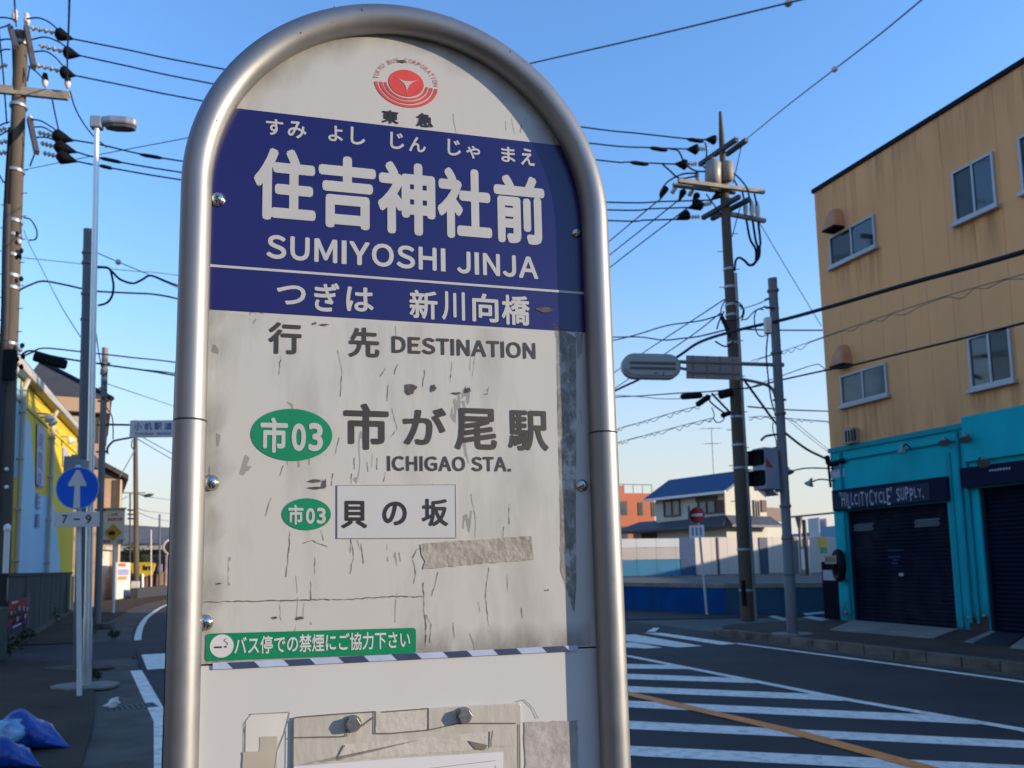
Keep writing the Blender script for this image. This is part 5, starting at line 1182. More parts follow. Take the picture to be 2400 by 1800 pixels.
# election style poster on the wall
pa, pb = WF.px(14, 1480, .06), WF.px(64, 1398, .06)
PSF = Frame(WF.p(pa[0], pa[1], .09), WF.u, WF.v, WF.w); pw_, ph_ = pb[0]-pa[0], pb[1]-pa[1]
po = MB().box(PSF, 0, pw_, 0, ph_, -.02, .0).build('poster', M('crimson poster', (.22, .006, .014), .6, var=.1, spec=.15), label='red and navy poster showing suited people, fixed on the dark wall', cat='poster')
MB().box(PSF, 0, pw_, 0, ph_*.13, .0, .004).build('poster_band', M('navy poster band', (.008, .010, .12), .6, spec=.15), po)
m_skin = M('printed skin', (.36, .20, .15), .6, var=.1); m_suit = M('printed navy suit', (.008, .008, .04), .6, spec=.1); m_shirt = M('printed shirt', (.42, .42, .48), .6); m_dsuit = M('printed black suit', (.010, .008, .010), .6, spec=.1)
k_ = 0
for cx, cy, s_, mt in ((.12, .62, .8, m_dsuit), (.30, .60, .85, m_dsuit), (.90, .58, .85, m_dsuit), (.46, .72, 1.0, m_suit), (.68, .66, 1.0, m_suit), (.36, .36, .95, m_suit), (.76, .36, .95, m_suit)):
    x, y = cx*pw_, cy*ph_; h = ph_*.075*s_; o0 = .005+.004*k_; k_ += 1
    hx_ = h*pw_/(ph_*.62)
    bust = [(x-hx_*1.5, max(y-h*3.6, ph_*.13)), (x+hx_*1.5, max(y-h*3.6, ph_*.13)), (x+hx_*1.4, y-h*1.5), (x+hx_*.5, y-h*1.0), (x-hx_*.5, y-h*1.0), (x-hx_*1.4, y-h*1.5)]
    bust = [(min(max(a, 0.0), pw_), b) for a, b in bust]
    MB().prism(PSF, bust, o0-.001, o0).build('printed_suit', mt, po)
    mb = MB(); mb.prism(PSF, [(x-hx_*.4, y-h*1.0), (x, y-h*2.3), (x+hx_*.4, y-h*1.0)], o0, o0+.001); mb.build('printed_shirt', m_shirt, po)
    mb = MB(); mb.prism(PSF, [(min(max(x+hx_*.62*math.cos(t), 0), pw_), y+h*.95*math.sin(t)) for t in np.linspace(0, 2*math.pi, 14, endpoint=False)], o0+.001, o0+.002); mb.build('printed_face', m_skin, po)
    mb = MB(); mb.prism(PSF, [(min(max(x+hx_*.68*math.cos(t), 0), pw_), y+h*.25+h*.8*math.sin(t)) for t in np.linspace(.2, math.pi-.2, 10)], o0+.002, o0+.003); mb.build('printed_hair', m_dsuit, po)
MB().box(PSF, pw_*.2, pw_*.62, ph_*.04, ph_*.10, .004, .006).build('poster_print', m_shirt, po)
MB().box(PSF, pw_*.12, pw_*.42, ph_*.88, ph_*.94, .002, .004).build('poster_print', m_shirt, po)
MB().box(PSF, pw_+.02, pw_+.12, -.35, ph_+.1, -.05, -.0).build('poster_stand', M('pale timber edge', (.16, .15, .14), .8), po)
q0 = WF.px(163, 1432, .06)[0]; p0 = D(167, 1434, 29)
sp_ = MB().box(Frame([p0[0], p0[1], .1], WF.u, (0, 0, 1), WF.w), -.28, .28, .1, 1.35, 0, .04).build('poster', M('faded pink poster', (.33, .22, .24), .6, var=.25, scale=3), label='faded pink poster seen edge on beside the plain grey pole', cat='poster')

# house with the big dark roof behind the warehouse
m_tanw = M('tan rendered wall', (.42, .27, .17), .85, var=.08, scale=1); m_droof = M('dark shingle roof', (.055, .048, .047), .85, var=.2, scale=2)
HD = 36.0
hc = D(238, 1343, HD); QF = Frame([hc[0], hc[1], 0], (-.90, -.435, 0), (0, 0, 1), np.array([.435, -.90, 0]))     # faces the camera, a runs left from the right corner
qe = QF.px(170, 945)[1]; qw = QF.px(60, 1200)[0]
dh = thing('dark_roof_house', 'tan house with a broad dark hipped roof behind the warehouse', 'house', QF.p(qw/2, 0, -5))
MB().box(QF, 0, qw, 0, qe-.75, -10, -.0).build('wall', m_tanw, dh)
MB().box(QF, -.15, qw+.2, qe-.02, qe+.75*0+.0, -10.2, .5) if False else None
fb0, fb1 = QF.px(150, 967)[1], QF.px(150, 934)[1]
MB().box(QF, -.12, qw+.3, fb0, fb1, -10.3, .55).build('fascia', m_tanw, dh)
MB().box(QF, .3, qw+.3, fb0-1.35, fb0-.002, -.3, .0+.03).build('dark_band', M('dark eaves band', (.05, .04, .035), .8), dh)  # dark slab slightly proud of the wall, just below the fascia
rt_ = QF.px(110, 850)[1]
rf = MB(); P = [QF.p(-.2, fb1+.002, .6), QF.p(qw+.5, fb1+.002, .6), QF.p(qw+.5, fb1+.002, -10.4), QF.p(-.2, fb1+.002, -10.4), QF.p(QF.px(133, 850)[0]+1.0, rt_+1.2, -5), QF.p(qw, rt_+1.2, -5)]
rf.add(P, [(0, 1, 5, 4), (0, 4, 3), (3, 4, 5, 2), (1, 2, 5), (0, 3, 2, 1)]); rf.build('roof', m_droof, dh)
MB().tube([P[0]+np.array([0, 0, .03]), P[4]+np.array([0, 0, .05])], .12, 6).build('roof_ridge', m_cap, dh)
w_ = QF.px(165, 990); MB().box(QF, w_[0]-.35, w_[0]+.35, w_[1]-.35, w_[1]+.35, .031, .06).build('vent_panel', m_gutt, dh)
# tan narrow house farther on
ND = 46.0; nc = D(281, 1343, ND); NF = Frame([nc[0], nc[1], 0], (-.90, -.435, 0), (0, 0, 1), np.array([.435, -.90, 0]))
nq = NF.px(262, 1122)[1]; nh = thing('narrow_house', 'tan siding house with a steep dark roof edge beside the street name pole', 'house', NF.p(3, 0, -4))
MB().box(NF, 0, 7.5, 0, nq, -8, 0).build('wall', m_tanw, nh)
ap = NF.px(238, 1075)[1]
rfm = MB(); P = [NF.p(-.3, nq-.05, .35), NF.p(3.6, ap+.9, .35), NF.p(8, nq-.05, .35)]; Q = [p-NF.w*8.6 for p in P]; T_ = [p+np.array([0, 0, .28]) for p in P+Q]
rfm.add(P+Q+T_, [(0, 1, 7, 6), (1, 2, 8, 7), (3, 9, 10, 4), (4, 10, 11, 5), (0, 6, 9, 3), (2, 5, 11, 8), (6, 7, 10, 9), (7, 8, 11, 10), (0, 3, 4, 1), (1, 4, 5, 2)]); rfm.build('roof', m_droof, nh)
MB().add([NF.p(0, nq, -.01), NF.p(7.5, nq, -.01), NF.p(3.6, ap+.85, -.01), NF.p(0, nq, -.3), NF.p(7.5, nq, -.3), NF.p(3.6, ap+.85, -.3)], [(0, 1, 2), (5, 4, 3), (0, 2, 5, 3), (2, 1, 4, 5), (1, 0, 3, 4)]).build('gable', m_droof, nh)
a = NF.px(268, 1180)[0]; z0 = NF.px(268, 1190)[1]; z1 = NF.px(268, 1125)[1]
MB().box(NF, a-.12, a+.14, z0, z1, .003, .05).build('narrow_window', m_dframe, nh)
MB().tube([NF.p(a-.3, 0, .08), NF.p(a-.3, nq-.05, .08)], .06, 7).build('drain_pipe', m_gutt, nh)
# long shop with grey roof and pale fascia at the bend
SD = 74.0; s0, s1 = D(250, 1285, SD), D(470, 1287, SD); SHF = Frame([s0[0], s0[1], 0], (s1-s0)*RA, (0, 0, 1))
sl_ = np.linalg.norm((s1-s0)[:2]); zf0, zf1, zr = s0[2]-.2, s0[2]+.35, SHF.px(330, 1228)[1]
shp = thing('roadside_shop', 'long low shop with grey roof and cream fascia at the bend in the road', 'building', SHF.p(sl_/2, 0, -3))
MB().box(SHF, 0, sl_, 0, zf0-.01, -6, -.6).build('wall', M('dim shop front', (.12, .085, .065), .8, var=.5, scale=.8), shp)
MB().box(SHF, 0, sl_, zf0, zf1, -6, 0).build('fascia', M('cream fascia', (.52, .47, .36), .7), shp)
MB().add([SHF.p(-.3, zf1, .2), SHF.p(sl_, zf1, .2), SHF.p(sl_, zr-.5, -4), SHF.p(-.3, zr+.2, -4), SHF.p(-.3, zf1, -6), SHF.p(sl_, zf1, -6)], [(0, 1, 2, 3), (3, 2, 5, 4), (0, 3, 4), (1, 5, 2)]).build('roof', M('grey metal roof', (.135, .125, .13), .8, var=.08, scale=.6, stretch=(6, 1, 1)), shp)
rr_ = random.Random(4)
for i, (x, w, y0, y1, c_) in enumerate(((398, 8, 1300, 1370, (.45, .32, .28)), (386, 6, 1300, 1385, (.5, .38, .34)), (366, 5, 1345, 1385, (.40, .16, .08)), (376, 7, 1340, 1372, (.45, .24, .10)), (352, 6, 1335, 1382, (.34, .16, .09)), (371, 9, 1322, 1340, (.40, .28, .36)), (341, 6, 1340, 1380, (.36, .14, .10)))):
    a = SHF.px(x, y1, -.3); b = SHF.px(x+w, y0, -.3); MB().box(SHF, a[0], b[0], max(a[1], 0), b[1], -.55+.02*i, -.3+.02*i).build('display_panel', M('display %d' % i, c_, .7, var=.3, scale=2), shp)
# low dark planter wall by the bend
k0, k1 = G(322, 1404), G(420, 1392); KF = Frame(k0, k1-k0, (0, 0, 1)); MB().box(KF, 0, np.linalg.norm(k1-k0), 0, .62, -.4, 0).build('planter_wall', M('dark planter', (.04, .04, .045), .9), label='low dark planter wall at the bend of the road', cat='planter')
# white painted shop end wall with a leaning red sign, and the striped banner board
e0, e1 = G(232, 1408), G(270, 1402); EF = Frame(e0, (e1-e0)*RA, (0, 0, 1)); z1 = EF.px(255, 1290)[1]; el_ = np.linalg.norm((e1-e0)[:2])
ew = MB().box(EF, 0, el_, 0, z1, -5, 0).build('white_kiosk', M('white kiosk wall', (.60, .55, .48), .7, var=.12, scale=1.2, stain=(.30, .17, .10), sscale=1.3, samt=.6), label='small white walled kiosk lit by the sun behind the warning board post', cat='kiosk')
MB().box(EF, el_*.84, el_*.94, 0, z1-.2, .003, .06).build('door_edge', M('deep brown', (.10, .07, .05), .8), ew)  # dark brown upright strip near the right end of the wall
MB().box(EF, -.1, el_+.25, z1, z1+.18, -5.2, .3).build('roof_edge', m_gutt, ew)
v0, v1 = G(273, 1407), G(304, 1402); VF = Frame(v0, (v1-v0)*RA, (0, 0, 1)); vl = np.linalg.norm((v1-v0)[:2]); vz = VF.px(285, 1318)[1]
bb = MB().box(VF, 0, vl, .05, vz, -.1, 0).build('banner_board', M('white banner board', (.66, .62, .55), .6, var=.04), label='tall white banner board with red, lilac and orange bands', cat='banner')
for y0, y1, c_, x1 in ((1320, 1328, (.50, .13, .07), .6), (1334, 1348, (.33, .30, .48), .85), (1351, 1359, (.55, .25, .04), .7)):
    MB().box(VF, .05*vl, x1*vl, VF.px(285, y1)[1], VF.px(285, y0)[1], .002, .012).build('banner_band', M('band %d' % y0, c_, .6, var=.15), bb)
x0 = G(306, 1402); XB = Frame(x0, (1, .1, 0), (0, 0, 1)); MB().box(XB, 0, .45, 0, 1.0, -.2, 0).build('signboard', M('pale board', (.5, .46, .42), .7), label='small pale sandwich board right of the banner board', cat='signboard', bevel=.03)
# yellow shop sign on a post
yp = G(334, 1386); YD = float(np.dot(yp-CAM, _F)); ysg = thing('shop_sign', 'yellow shop sign with rounded corners on a white post beyond the far pole', 'sign', yp)
MB().tube([yp, D(334, 1345, YD)], .11, 8).build('post', m_white, ysg)
YF = Frame(D(308, 1333, YD), (1, .05, 0), (0, 0, 1)); pts = [tuple(YF.px(*p)) for p in ((306, 1320), (308, 1340), (312, 1344), (324, 1350), (338, 1352), (356, 1346), (360, 1336), (364, 1321), (352, 1318), (325, 1318))]
yb_ = MB().prism(YF, pts[::-1], -.15, 0).build('sign_face', M('yellow sign face', (.80, .50, .01), .5, var=.05), ysg)
a, b = YF.px(334, 1337), YF.px(354, 1324); MB().text('in', YF, a[0], a[1], b[0], b[1], .01, .06).build('sign_lettering', m_ink, yb_)
a, b = YF.px(323, 1338), YF.px(332, 1325); MB().prism(YF, [(a[0], a[1]+.2), (b[0], a[1]+.35), (b[0]-.05, b[1]), (a[0]+.1, b[1]-.1)], .002, .012).build('sign_mark', M('orange mark', (.75, .22, .02), .5), yb_)
# traffic mirror at the edge, partly behind the bus stop sign
mp = G(412, 1392); MD = float(np.dot(mp-CAM, _F)); mr = thing('traffic_mirror', 'round traffic mirror with pale rim, half hidden by the bus stop sign', 'mirror', mp)
MB().tube([mp, D(408, 1275, MD)], .05, 7).build('post', m_dwhite, mr)
MB().lathe([(.55, -.1), (.58, 0), (.50, .05), (.45, .06)], D(402, 1282, MD-.1), (.3, -1, 0), 20).build('mirror_rim', m_white, mr)
MB().lathe([(.44, .061), (.3, .08), (.05, .09)], D(402, 1282, MD-.1), (.3, -1, 0), 20).build('mirror_face', m_glass, mr)

# ------------------------------------------------------------------ left side: poles and road signs
lb_ = D(-4, 1507, 18.0); lb_[2] = 0.0; lt_p = D(50, 76, 18.0); LD = 18.0
lp = thing('utility_pole', 'brown concrete utility pole at the left edge with climbing pegs and insulators', 'utility pole', lb_)
ll_ = lambda t: lb_+(lt_p-lb_)*t
MB().tube([ll_(t) for t in (0, .3, .6, .85, 1.0)], [.20, .185, .165, .15, .14], 14).build('pole', m_pole, lp)
def lx(y): return 50-(y-76)*.0385
MB().tube(catmull([D(lx(y)-13+o, y, LD-.2) for y, o in ((480, -3), (620, 0), (760, 3), (900, 0), (1050, -3), (1330, -5))], 5), .075, 8).build('cable_riser', M('dark riser', (.03, .028, .03), .7, var=.3), lp)
MB().tube(catmull([D(lx(y)-19+o, y, LD-.15) for y, o in ((300, 2), (520, -2), (760, 2), (980, -2), (1330, -5))], 5), .05, 8).build('cable_riser', m_black, lp)
zK = zat(46, 214, LD)
arm(lp, (-60, 200), (163, 222), zK, .055); arm(lp, (-60, 208), (160, 230), zK-.1, .045)
arm(lp, (62, 62), (79, 157), zat(62, 120, LD)-.0, .05, m_darkarm) if False else None
for p, q in (((61, 63), (79, 157)), ((24, 64), (38, 112)), ((69, 279), (86, 358))):
    a, b = D(*p, LD+.0), D(*q, LD-.9); armpts(lp, a, b, .05, m_darkarm, 'bracket')
for x, y in ((34, 50), (62, 60), (105, 203), (158, 206), (71, 300), (50, 180)): MB().lathe([(.03, 0), (.06, .05), (.075, .12), (.05, .2), (.06, .25), (.03, .3)], D(x, y, LD), (0, 0, 1), 10).build('insulator', m_porc, lp)
for x, y in ((105, 190), (158, 190)): MB().lathe([(.06, 0), (.07, .1), (.05, .22)], D(x, y+4, LD), (0, 0, 1), 9).build('clamp_cover', m_black, lp)
for (p, q, r_) in (((69, 65), (131, 77), (172, 92)), ((90, 106), (150, 121), (188, 131)), ((82, 152), (143, 167), (177, 178))): strain(lp, p, q, LD); cover(lp, q, r_, LD, .15)
for (p, q, r_) in (((88, 310), (130, 320), (172, 330)), ((94, 335), (134, 345), (180, 357)), ((100, 358), (140, 368), (181, 379))): strain(lp, p, q, LD, col=m_dwhite); cover(lp, (q[0]-4, q[1]-3), r_, LD, .17)
for p, q in (((-14, 160), (18, 152)), ((-20, 312), (16, 300)), ((-20, 340), (18, 330)), ((-20, 364), (16, 356))): strain(lp, p, q, LD, col=m_dwhite)
for P in ([(62, 44), (90, 42), (115, 52), (137, 70)], [(70, 94), (105, 87), (135, 97), (155, 110)], [(75, 122), (105, 120), (128, 133), (148, 155)], [(66, 155), (85, 168), (103, 186)], [(74, 280), (95, 283), (118, 296), (135, 308)], [(78, 298), (100, 298), (120, 308), (135, 318)], [(80, 322), (108, 322), (130, 330), (143, 340)], [(70, 390), (85, 345), (80, 310)],
          [(-10, 98), (10, 92), (28, 92)], [(-10, 125), (10, 116), (24, 116)], [(-10, 42), (12, 41), (34, 46)], [(-10, 68), (12, 62), (24, 56)], [(-10, 300), (8, 290), (22, 286)], [(-10, 322), (8, 312), (22, 304)], [(122, 230), (128, 262), (138, 308)], [(164, 213), (175, 250), (195, 288), (222, 322), (250, 345)], [(70, 155), (64, 190)], [(28, 60), (32, 190)],
          [(55, 510), (72, 515), (86, 540), (84, 560), (68, 563)], [(12, 430), (4, 420), (-6, 400)], [(-4, 60), (8, 180), (16, 290)], [(10, 470), (14, 430), (22, 385)]):
    MB().tube(catmull([D(*p, LD-.1) for p in P], 5), .017, 6).build('jumper_wire', m_cable, lp)
mb = MB()
for i, y in enumerate(range(400, 900, 27)):
    p = D(lx(y), y, LD); s_ = 1 if i % 2 == 0 else -1; mb.tube([p, p+np.array([.30*s_, -.03, 0])], .012, 5)
mb.build('climbing_pegs', m_galv, lp)
for y in (105, 250, 402, 520, 553, 600, 648, 676, 806, 870, 1085): MB().lathe([(.185, -.035), (.19, 0), (.185, .035)], D(lx(y), y, LD), (0, 0, 1), 12).build('steel_band', m_galv, lp)
for x, y in ((40, 548), (45, 566), (50, 588), (46, 600), (50, 654), (47, 820), (52, 810), (54, 836), (40, 842), (50, 860)): MB().blob(D(x, y, LD-.1), ([.05, 0, 0], [0, .04, 0], [0, 0, .06]), seed=x+y).build('fitting', m_dwhite if (x+y) % 2 else m_black, lp)
MB().box(Frame(D(22, 855, LD-.3), (1, 0, 0), (0, 0, 1)), -.12, .12, -.35, .35, -.06, .05).build('terminal_box', m_black, lp)
for y in (1100, 1142): MB().lathe([(.03, 0), (.05, .02), (.03, .05)], D(16, y, LD-.25), (.2, -1, 0), 9).build('white_stud', m_white, lp)
# plain grey steel pole
gb = G(188, 1566, .03); GD = float(np.dot(gb-CAM, _F)); gtp = D(209, 538, GD)
gpz = thing('steel_pole', 'plain thick grey steel pole behind the blue arrow sign', 'pole', gb)
MB().tube([gb, gb+(gtp-gb)*.5, gtp], [.115, .10, .085], 16).build('pole', m_gpaint, gpz)
pad(gpz, gb, .5, .02, .05, m_gut, 2)
for y in (618, 594, 750, 690): p = gb+(gtp-gb)*((1566-y)/(1566-538.)); MB().lathe([(.10, -.025), (.108, 0), (.10, .025)], p, (0, 0, 1), 12).build('steel_band', m_gpaint, gpz)
bq = D(170, 1090, GD-.15); MB().box(Frame(bq, (1, 0, 0), (0, 0, 1)), -.12, .12, -.14, .14, -.1, .05).build('control_box', M('grey box', (.20, .21, .22), .6), gpz)
for P in ([(228, 625), (240, 626), (250, 627), (258, 632), (264, 655), (266, 674), (262, 695), (250, 710), (230, 716)],): MB().tube(catmull([D(*p, GD) for p in P], 5), .018, 6).build('cable_loop', m_cable, gpz)
# street lamp
sb_ = G(203, 1609, .03); SDp = float(np.dot(sb_-CAM, _F)); stp_ = D(227, 293, SDp)
slp = thing('street_lamp', 'silver street lamp post with a flat grey head on the left', 'street lamp', sb_)
MB().tube([sb_, sb_+(stp_-sb_)*.12, sb_+(stp_-sb_)*.125, stp_], [.062, .06, .052, .036], 14).build('pole', m_silver, slp)
pad(slp, sb_, .46, .02, .055, m_conc, 3)
HLF = Frame(D(213, 288, SDp), (1, .12, .0), (0, 0, 1)); hx = HLF.px(321, 290)[0]
MB().box(HLF, 0, hx*.26, -.085, .085, -.06, .06).build('head_neck', m_galv, slp, bevel=.02)
pr = [(hx*.22, -.05), (hx*.30, -.07), (hx*.46, -.10), (hx*.8, -.095), (hx, -.05), (hx, .05), (hx*.8, .095), (hx*.46, .10), (hx*.30, .07), (hx*.22, .05)]
HT = Frame(HLF.O, HLF.u, np.cross(HLF.v, HLF.u), HLF.v)
MB().prism(HT, pr, -.03, .08).build('lamp_head', m_galv, slp, bevel=.03)
MB().prism(HT, [(hx*.5+(a-hx*.5)*.85+.03, b*.85) for a, b in pr], -.075, -.031).build('lamp_glass', M('grey lamp glass', (.10, .10, .10), .3), slp, bevel=.02)
# one way sign
ob = G(186, 1630, .03); OD = float(np.dot(ob-CAM, _F)); ot = D(183.5, 1090, OD)
ow = thing('one_way_sign', 'round blue sign with white up arrow and time plate on a slim white post', 'road sign', ob)
MB().tube([ob, ot], .03, 12).build('post', m_white, ow)
OF = Frame(D(182.5, 1144, OD-.06), (1, .03, 0), (0, 0, 1)); R_ = OF.px(233.5, 1144)[0]
dk = MB().prism(OF, [(R_*math.cos(t), R_*math.sin(t)) for t in np.linspace(0, 2*math.pi, 48, endpoint=False)], 0, .012).build('sign_disc', m_bsign, ow)
mb = MB()
ts = np.linspace(0, 2*math.pi, 49); mb.add([OF.p(R_*k*math.cos(t), R_*k*math.sin(t), .0135) for k in (.955, .995) for t in ts], [(i, i+1, 49+i+1, 49+i) for i in range(48)]); mb.build('sign_border', M('pale border', (.35, .42, .55), .5), dk)
MB().prism(OF, [(-R_*.16, -R_*.93), (R_*.16, -R_*.93), (R_*.12, R_*.10), (R_*.42, R_*.08), (R_*.40, R_*.2), (R_*.08, R_*.84), (-R_*.08, R_*.84), (-R_*.42, R_*.2), (-R_*.42, R_*.08), (-R_*.12, R_*.10)], .0125, .015).build('arrow', m_dwhite, dk)
q0, q1 = OF.px(127, 1236), OF.px(234, 1199); pt_ = MB().box(OF, q0[0], q1[0], q0[1], q1[1], -.002, .008).build('time_plate', m_dwhite, ow, bevel=.006)
mb = MB()
for ch, b in (('7', (146, 1207, 159, 1227)), ('9', (201, 1207, 215, 1227))): mb.textpx(ch, OF, b, .0095, .02)
a, b = OF.px(174, 1219), OF.px(188, 1215); mb.box(OF, a[0], b[0], a[1], b[1], .008, .0095); mb.build('plate_lettering', m_ink, pt_)
MB().box(OF, -.13, -.0, R_*.45, R_*1.42, -.28, -.12).build('backing_box', M('grey box', (.20, .21, .22)), ow, bevel=.01)
# pole with street name board
p2 = G(227, 1471, .03); P2D = float(np.dot(p2-CAM, _F)); p2t = D(246.5, 815, P2D)
nmp = thing('street_name_pole', 'grey brown pole carrying a white street name board on two side arms', 'street sign', p2)
MB().tube([p2, p2+(p2t-p2)*.5, p2t], [.10, .09, .085], 14).build('pole', M('brown grey pole', (.22, .19, .18), .7, .1, var=.12, scale=3), nmp)
pad(nmp, p2, .5, .02, .15, m_gut, 4)
BFm = Frame(D(304, 1005, P2D-.05), (1, .04, 0), (0, 0, 1)); bw_ = BFm.px(414, 1005)[0]; b0, b1 = BFm.px(350, 1025)[1], BFm.px(350, 985)[1]
nbd = MB().box(BFm, 0, bw_, b0, b1, -.03, 0).build('name_board', m_dwhite, nmp, bevel=.01)
MB().box(BFm, .025, bw_-.025, b0+.025, b1-.025, .0, .004).build('board_face', M('pale board face', (.66, .58, .54), .5), nbd)
m_bt = M('slate blue lettering', (.07, .085, .22), .6)
mb = MB()
for i, ch in enumerate('小机駅道'):
    a = bw_*(.09+.215*i); mb.text(ch, BFm, a, b0+(b1-b0)*.42, a+bw_*.17, b1-(b1-b0)*.14, .006, .03)
mb.text('Kozukue', BFm, bw_*.12, b0+(b1-b0)*.14, bw_*.5, b0+(b1-b0)*.32, .006, .02); mb.text('ekimichi', BFm, bw_*.57, b0+(b1-b0)*.14, bw_*.88, b0+(b1-b0)*.32, .006, .02)
mb.build('board_lettering', m_bt, nbd)
MB().tube([D(243, 995, P2D), D(306, 996, P2D)], .03, 7).build('board_arm', M('dark steel arm', (.06, .07, .08), .5, .4), nmp)
MB().tube(catmull([D(252, 1064, P2D), D(252, 1050, P2D), D(262, 1037, P2D), D(272, 1032, P2D), D(310, 1025, P2D)], 5), .03, 7).build('board_arm', M('dark steel arm', (.06, .07, .08)), nmp)
for y in (1059, 996, 940, 852, 1195): p = p2+(p2t-p2)*((1471-y)/(1471-815.)); MB().tube([p-np.array([.16, 0, 0]), p+np.array([.15, 0, 0])], .03, 7).build('pole_bracket', M('dark steel arm', (.06, .07, .08)), nmp)
for P in ([(249, 955), (262, 975), (265, 1000), (265, 1030)], [(225, 780), (232, 830), (240, 870)], [(252, 865), (246, 900)], [(222, 918), (235, 908)]): MB().tube(catmull([D(*p, P2D-.1) for p in P], 5), .016, 6).build('pole_wire', m_cable, nmp)
for y in (870, 890, 910, 925): MB().blob(D(243+(y % 3), y, P2D-.1), ([.09, 0, 0], [0, .06, 0], [0, 0, .12]), seed=y, rough=.25).build('cable_bunch', M('grey cable bunch', (.16, .15, .15), .7), nmp)
# white warning board with a yellow diamond
wbp = G(265, 1438); WD_ = float(np.dot(wbp-CAM, _F)); wbt = thing('warning_board', 'white board with a yellow diamond and red lettering on a white post', 'road sign', wbp)
MB().tube([wbp, D(268, 1265, WD_)], .06, 9).build('post', m_white, wbt)
BW2 = Frame(D(239, 1277, WD_-.1), (1, .05, 0), (0, 0, 1)); w_ = BW2.px(291, 1240)[0]; h_ = BW2.px(265, 1194)[1]; bdd = MB().box(BW2, 0, w_, 0, h_, -.04, 0).build('board', M('cream board', (.62, .56, .48), .6, var=.03), wbt)
MB().box(BW2, -.05, w_+.05, h_, h_+.06, -.06, .06).build('board_cap', m_galv, wbt)
c = BW2.px(265, 1248); rr = BW2.px(286, 1248)[0]-c[0]
dm = MB().prism(BW2, [(c[0]-rr, c[1]), (c[0], c[1]-rr*1.0), (c[0]+rr, c[1]), (c[0], c[1]+rr)], .002, .012).build('yellow_diamond', M('amber diamond', (.58, .26, .005), .5), bdd)
MB().blob(BW2.p(c[0]-.05, c[1]-.02, .014), (BW2.u*.13, BW2.v*.09, BW2.w*.004), seed=3, rough=.2).build('diamond_pictogram', m_ink, dm)
m_rt = M('red board lettering', (.42, .06, .06), .6)
mb = MB(); mb.text('この先', BW2, w_*.22, h_*.80, w_*.70, h_*.91, .003, .03); mb.text('自転車注意', BW2, w_*.22, h_*.67, w_*.90, h_*.77, .003, .03); mb.build('board_lettering', m_rt, bdd)
mb = MB(); mb.text('警察署', BW2, w_*.05, h_*.04, w_*.38, h_*.15, .003, .03); mb.text('注意', BW2, w_*.70, h_*.04, w_*.96, h_*.15, .003, .03); mb.build('board_lettering', m_rt, bdd)
# far pole, far poles behind, far lamp
fp = G(320, 1401); FD = float(np.dot(fp-CAM, _F)); ft = D(317, 985, FD)
fpt = thing('utility_pole', 'slim distant utility pole rising behind the street name board', 'utility pole', fp)
MB().tube([fp, ft], [.17, .12], 10).build('pole', m_pole, fpt)
for y, l_ in ((1020, .35), (1155, .9)): p = fp+(ft-fp)*((1401-y)/(1401-985.)); MB().tube([p-np.array([l_, .1, 0]), p+np.array([l_*.6, .1, 0])], .03, 6).build('crossarm', m_darkarm, fpt)
for P in ([(310, 1030), (308, 1045), (313, 1052), (318, 1042)],): MB().tube(catmull([D(*p, FD) for p in P], 5), .03, 6).build('wire_loop', m_greycab, fpt)
lq = D(348, 1161, FD-1); lmp = MB().blob(lq, ([.30, 0, .06], [0, .16, 0], [-.02, 0, .10]), seed=5, rough=.05); lmp.tube([lq, D(322, 1158, FD-.2)], .025, 6); lmp.build('street_light', M('dark lamp body', (.06, .065, .075), .5), label='dark lantern on a thin arm right of the distant utility pole', cat='street light')
for x, y0, y1, lb, w_ in ((354, 1242, 1345, 'white flag pole above the yellow shop sign', .05), (374, 1205, 1350, 'thin grey pole right of the white flag pole', .07)):
    p = G(x, 1388); dd = float(np.dot(p-CAM, _F)); MB().tube([p, D(x, y0, dd)], w_, 7).build('thin_pole', m_dwhite if y0 > 1220 else m_greycab, label=lb, cat='pole')
p = G(304, 1388); dd = float(np.dot(p-CAM, _F)); q_ = thing('antenna_mast', 'thin dark mast with small crossbars left of the distant utility pole', 'mast', p)
MB().tube([p, D(305, 1155, dd)], .06, 6).build('mast', m_darkarm, q_)
for y in (1195, 1205, 1215): MB().tube([D(299, y, dd), D(312, y+1, dd)], .07, 6).build('crossbar', m_darkarm, q_)
# shrubs and hedge at the bend (leaf clusters)
m_leaf = M('leaves', (.045, .085, .025), .7, var=.5, scale=6); m_leafd = M('dark leaves', (.022, .045, .016), .8, var=.5, scale=6); m_twig = M('twig', (.05, .035, .02), .9)
def bush(name, label, cat, c, rx_, ry_, rz_, n, leaf, mat, group=None, seed=1):
    rnd = random.Random(seed); mb = MB(); c = np.array(c, float); clumps = [np.array([rnd.gauss(0, .45)*rx_, rnd.gauss(0, .45)*ry_, rnd.uniform(.25, .9)*rz_]) for _ in range(max(4, n//45))]
    for i in range(n):
        k = clumps[i % len(clumps)]; p = c + k + np.array([rnd.gauss(0, .22)*rx_, rnd.gauss(0, .22)*ry_, rnd.gauss(0, .16)*rz_]); p[2] = max(p[2], c[2]+.01)
        u = nrm([rnd.gauss(0, 1), rnd.gauss(0, 1), rnd.gauss(0, .6)]); v = nrm(np.cross(u, [rnd.gauss(0, 1), rnd.gauss(0, 1), rnd.gauss(0, 1)])); l = leaf*rnd.uniform(.6, 1.3)
        mb.add([p-u*l, p+v*l*.4, p+u*l, p-v*l*.4], [(0, 1, 2, 3)])
    t = thing(name, label, cat, c, group); mb.build('foliage', mat, t)
    mb = MB()
    for k in clumps[:8]: mb.tube([c, c+k*.5+np.array([0, 0, .05*rz_]), c+k], [leaf*.12, leaf*.1, leaf*.05], 4)
    mb.build('stem', m_twig, t); return t
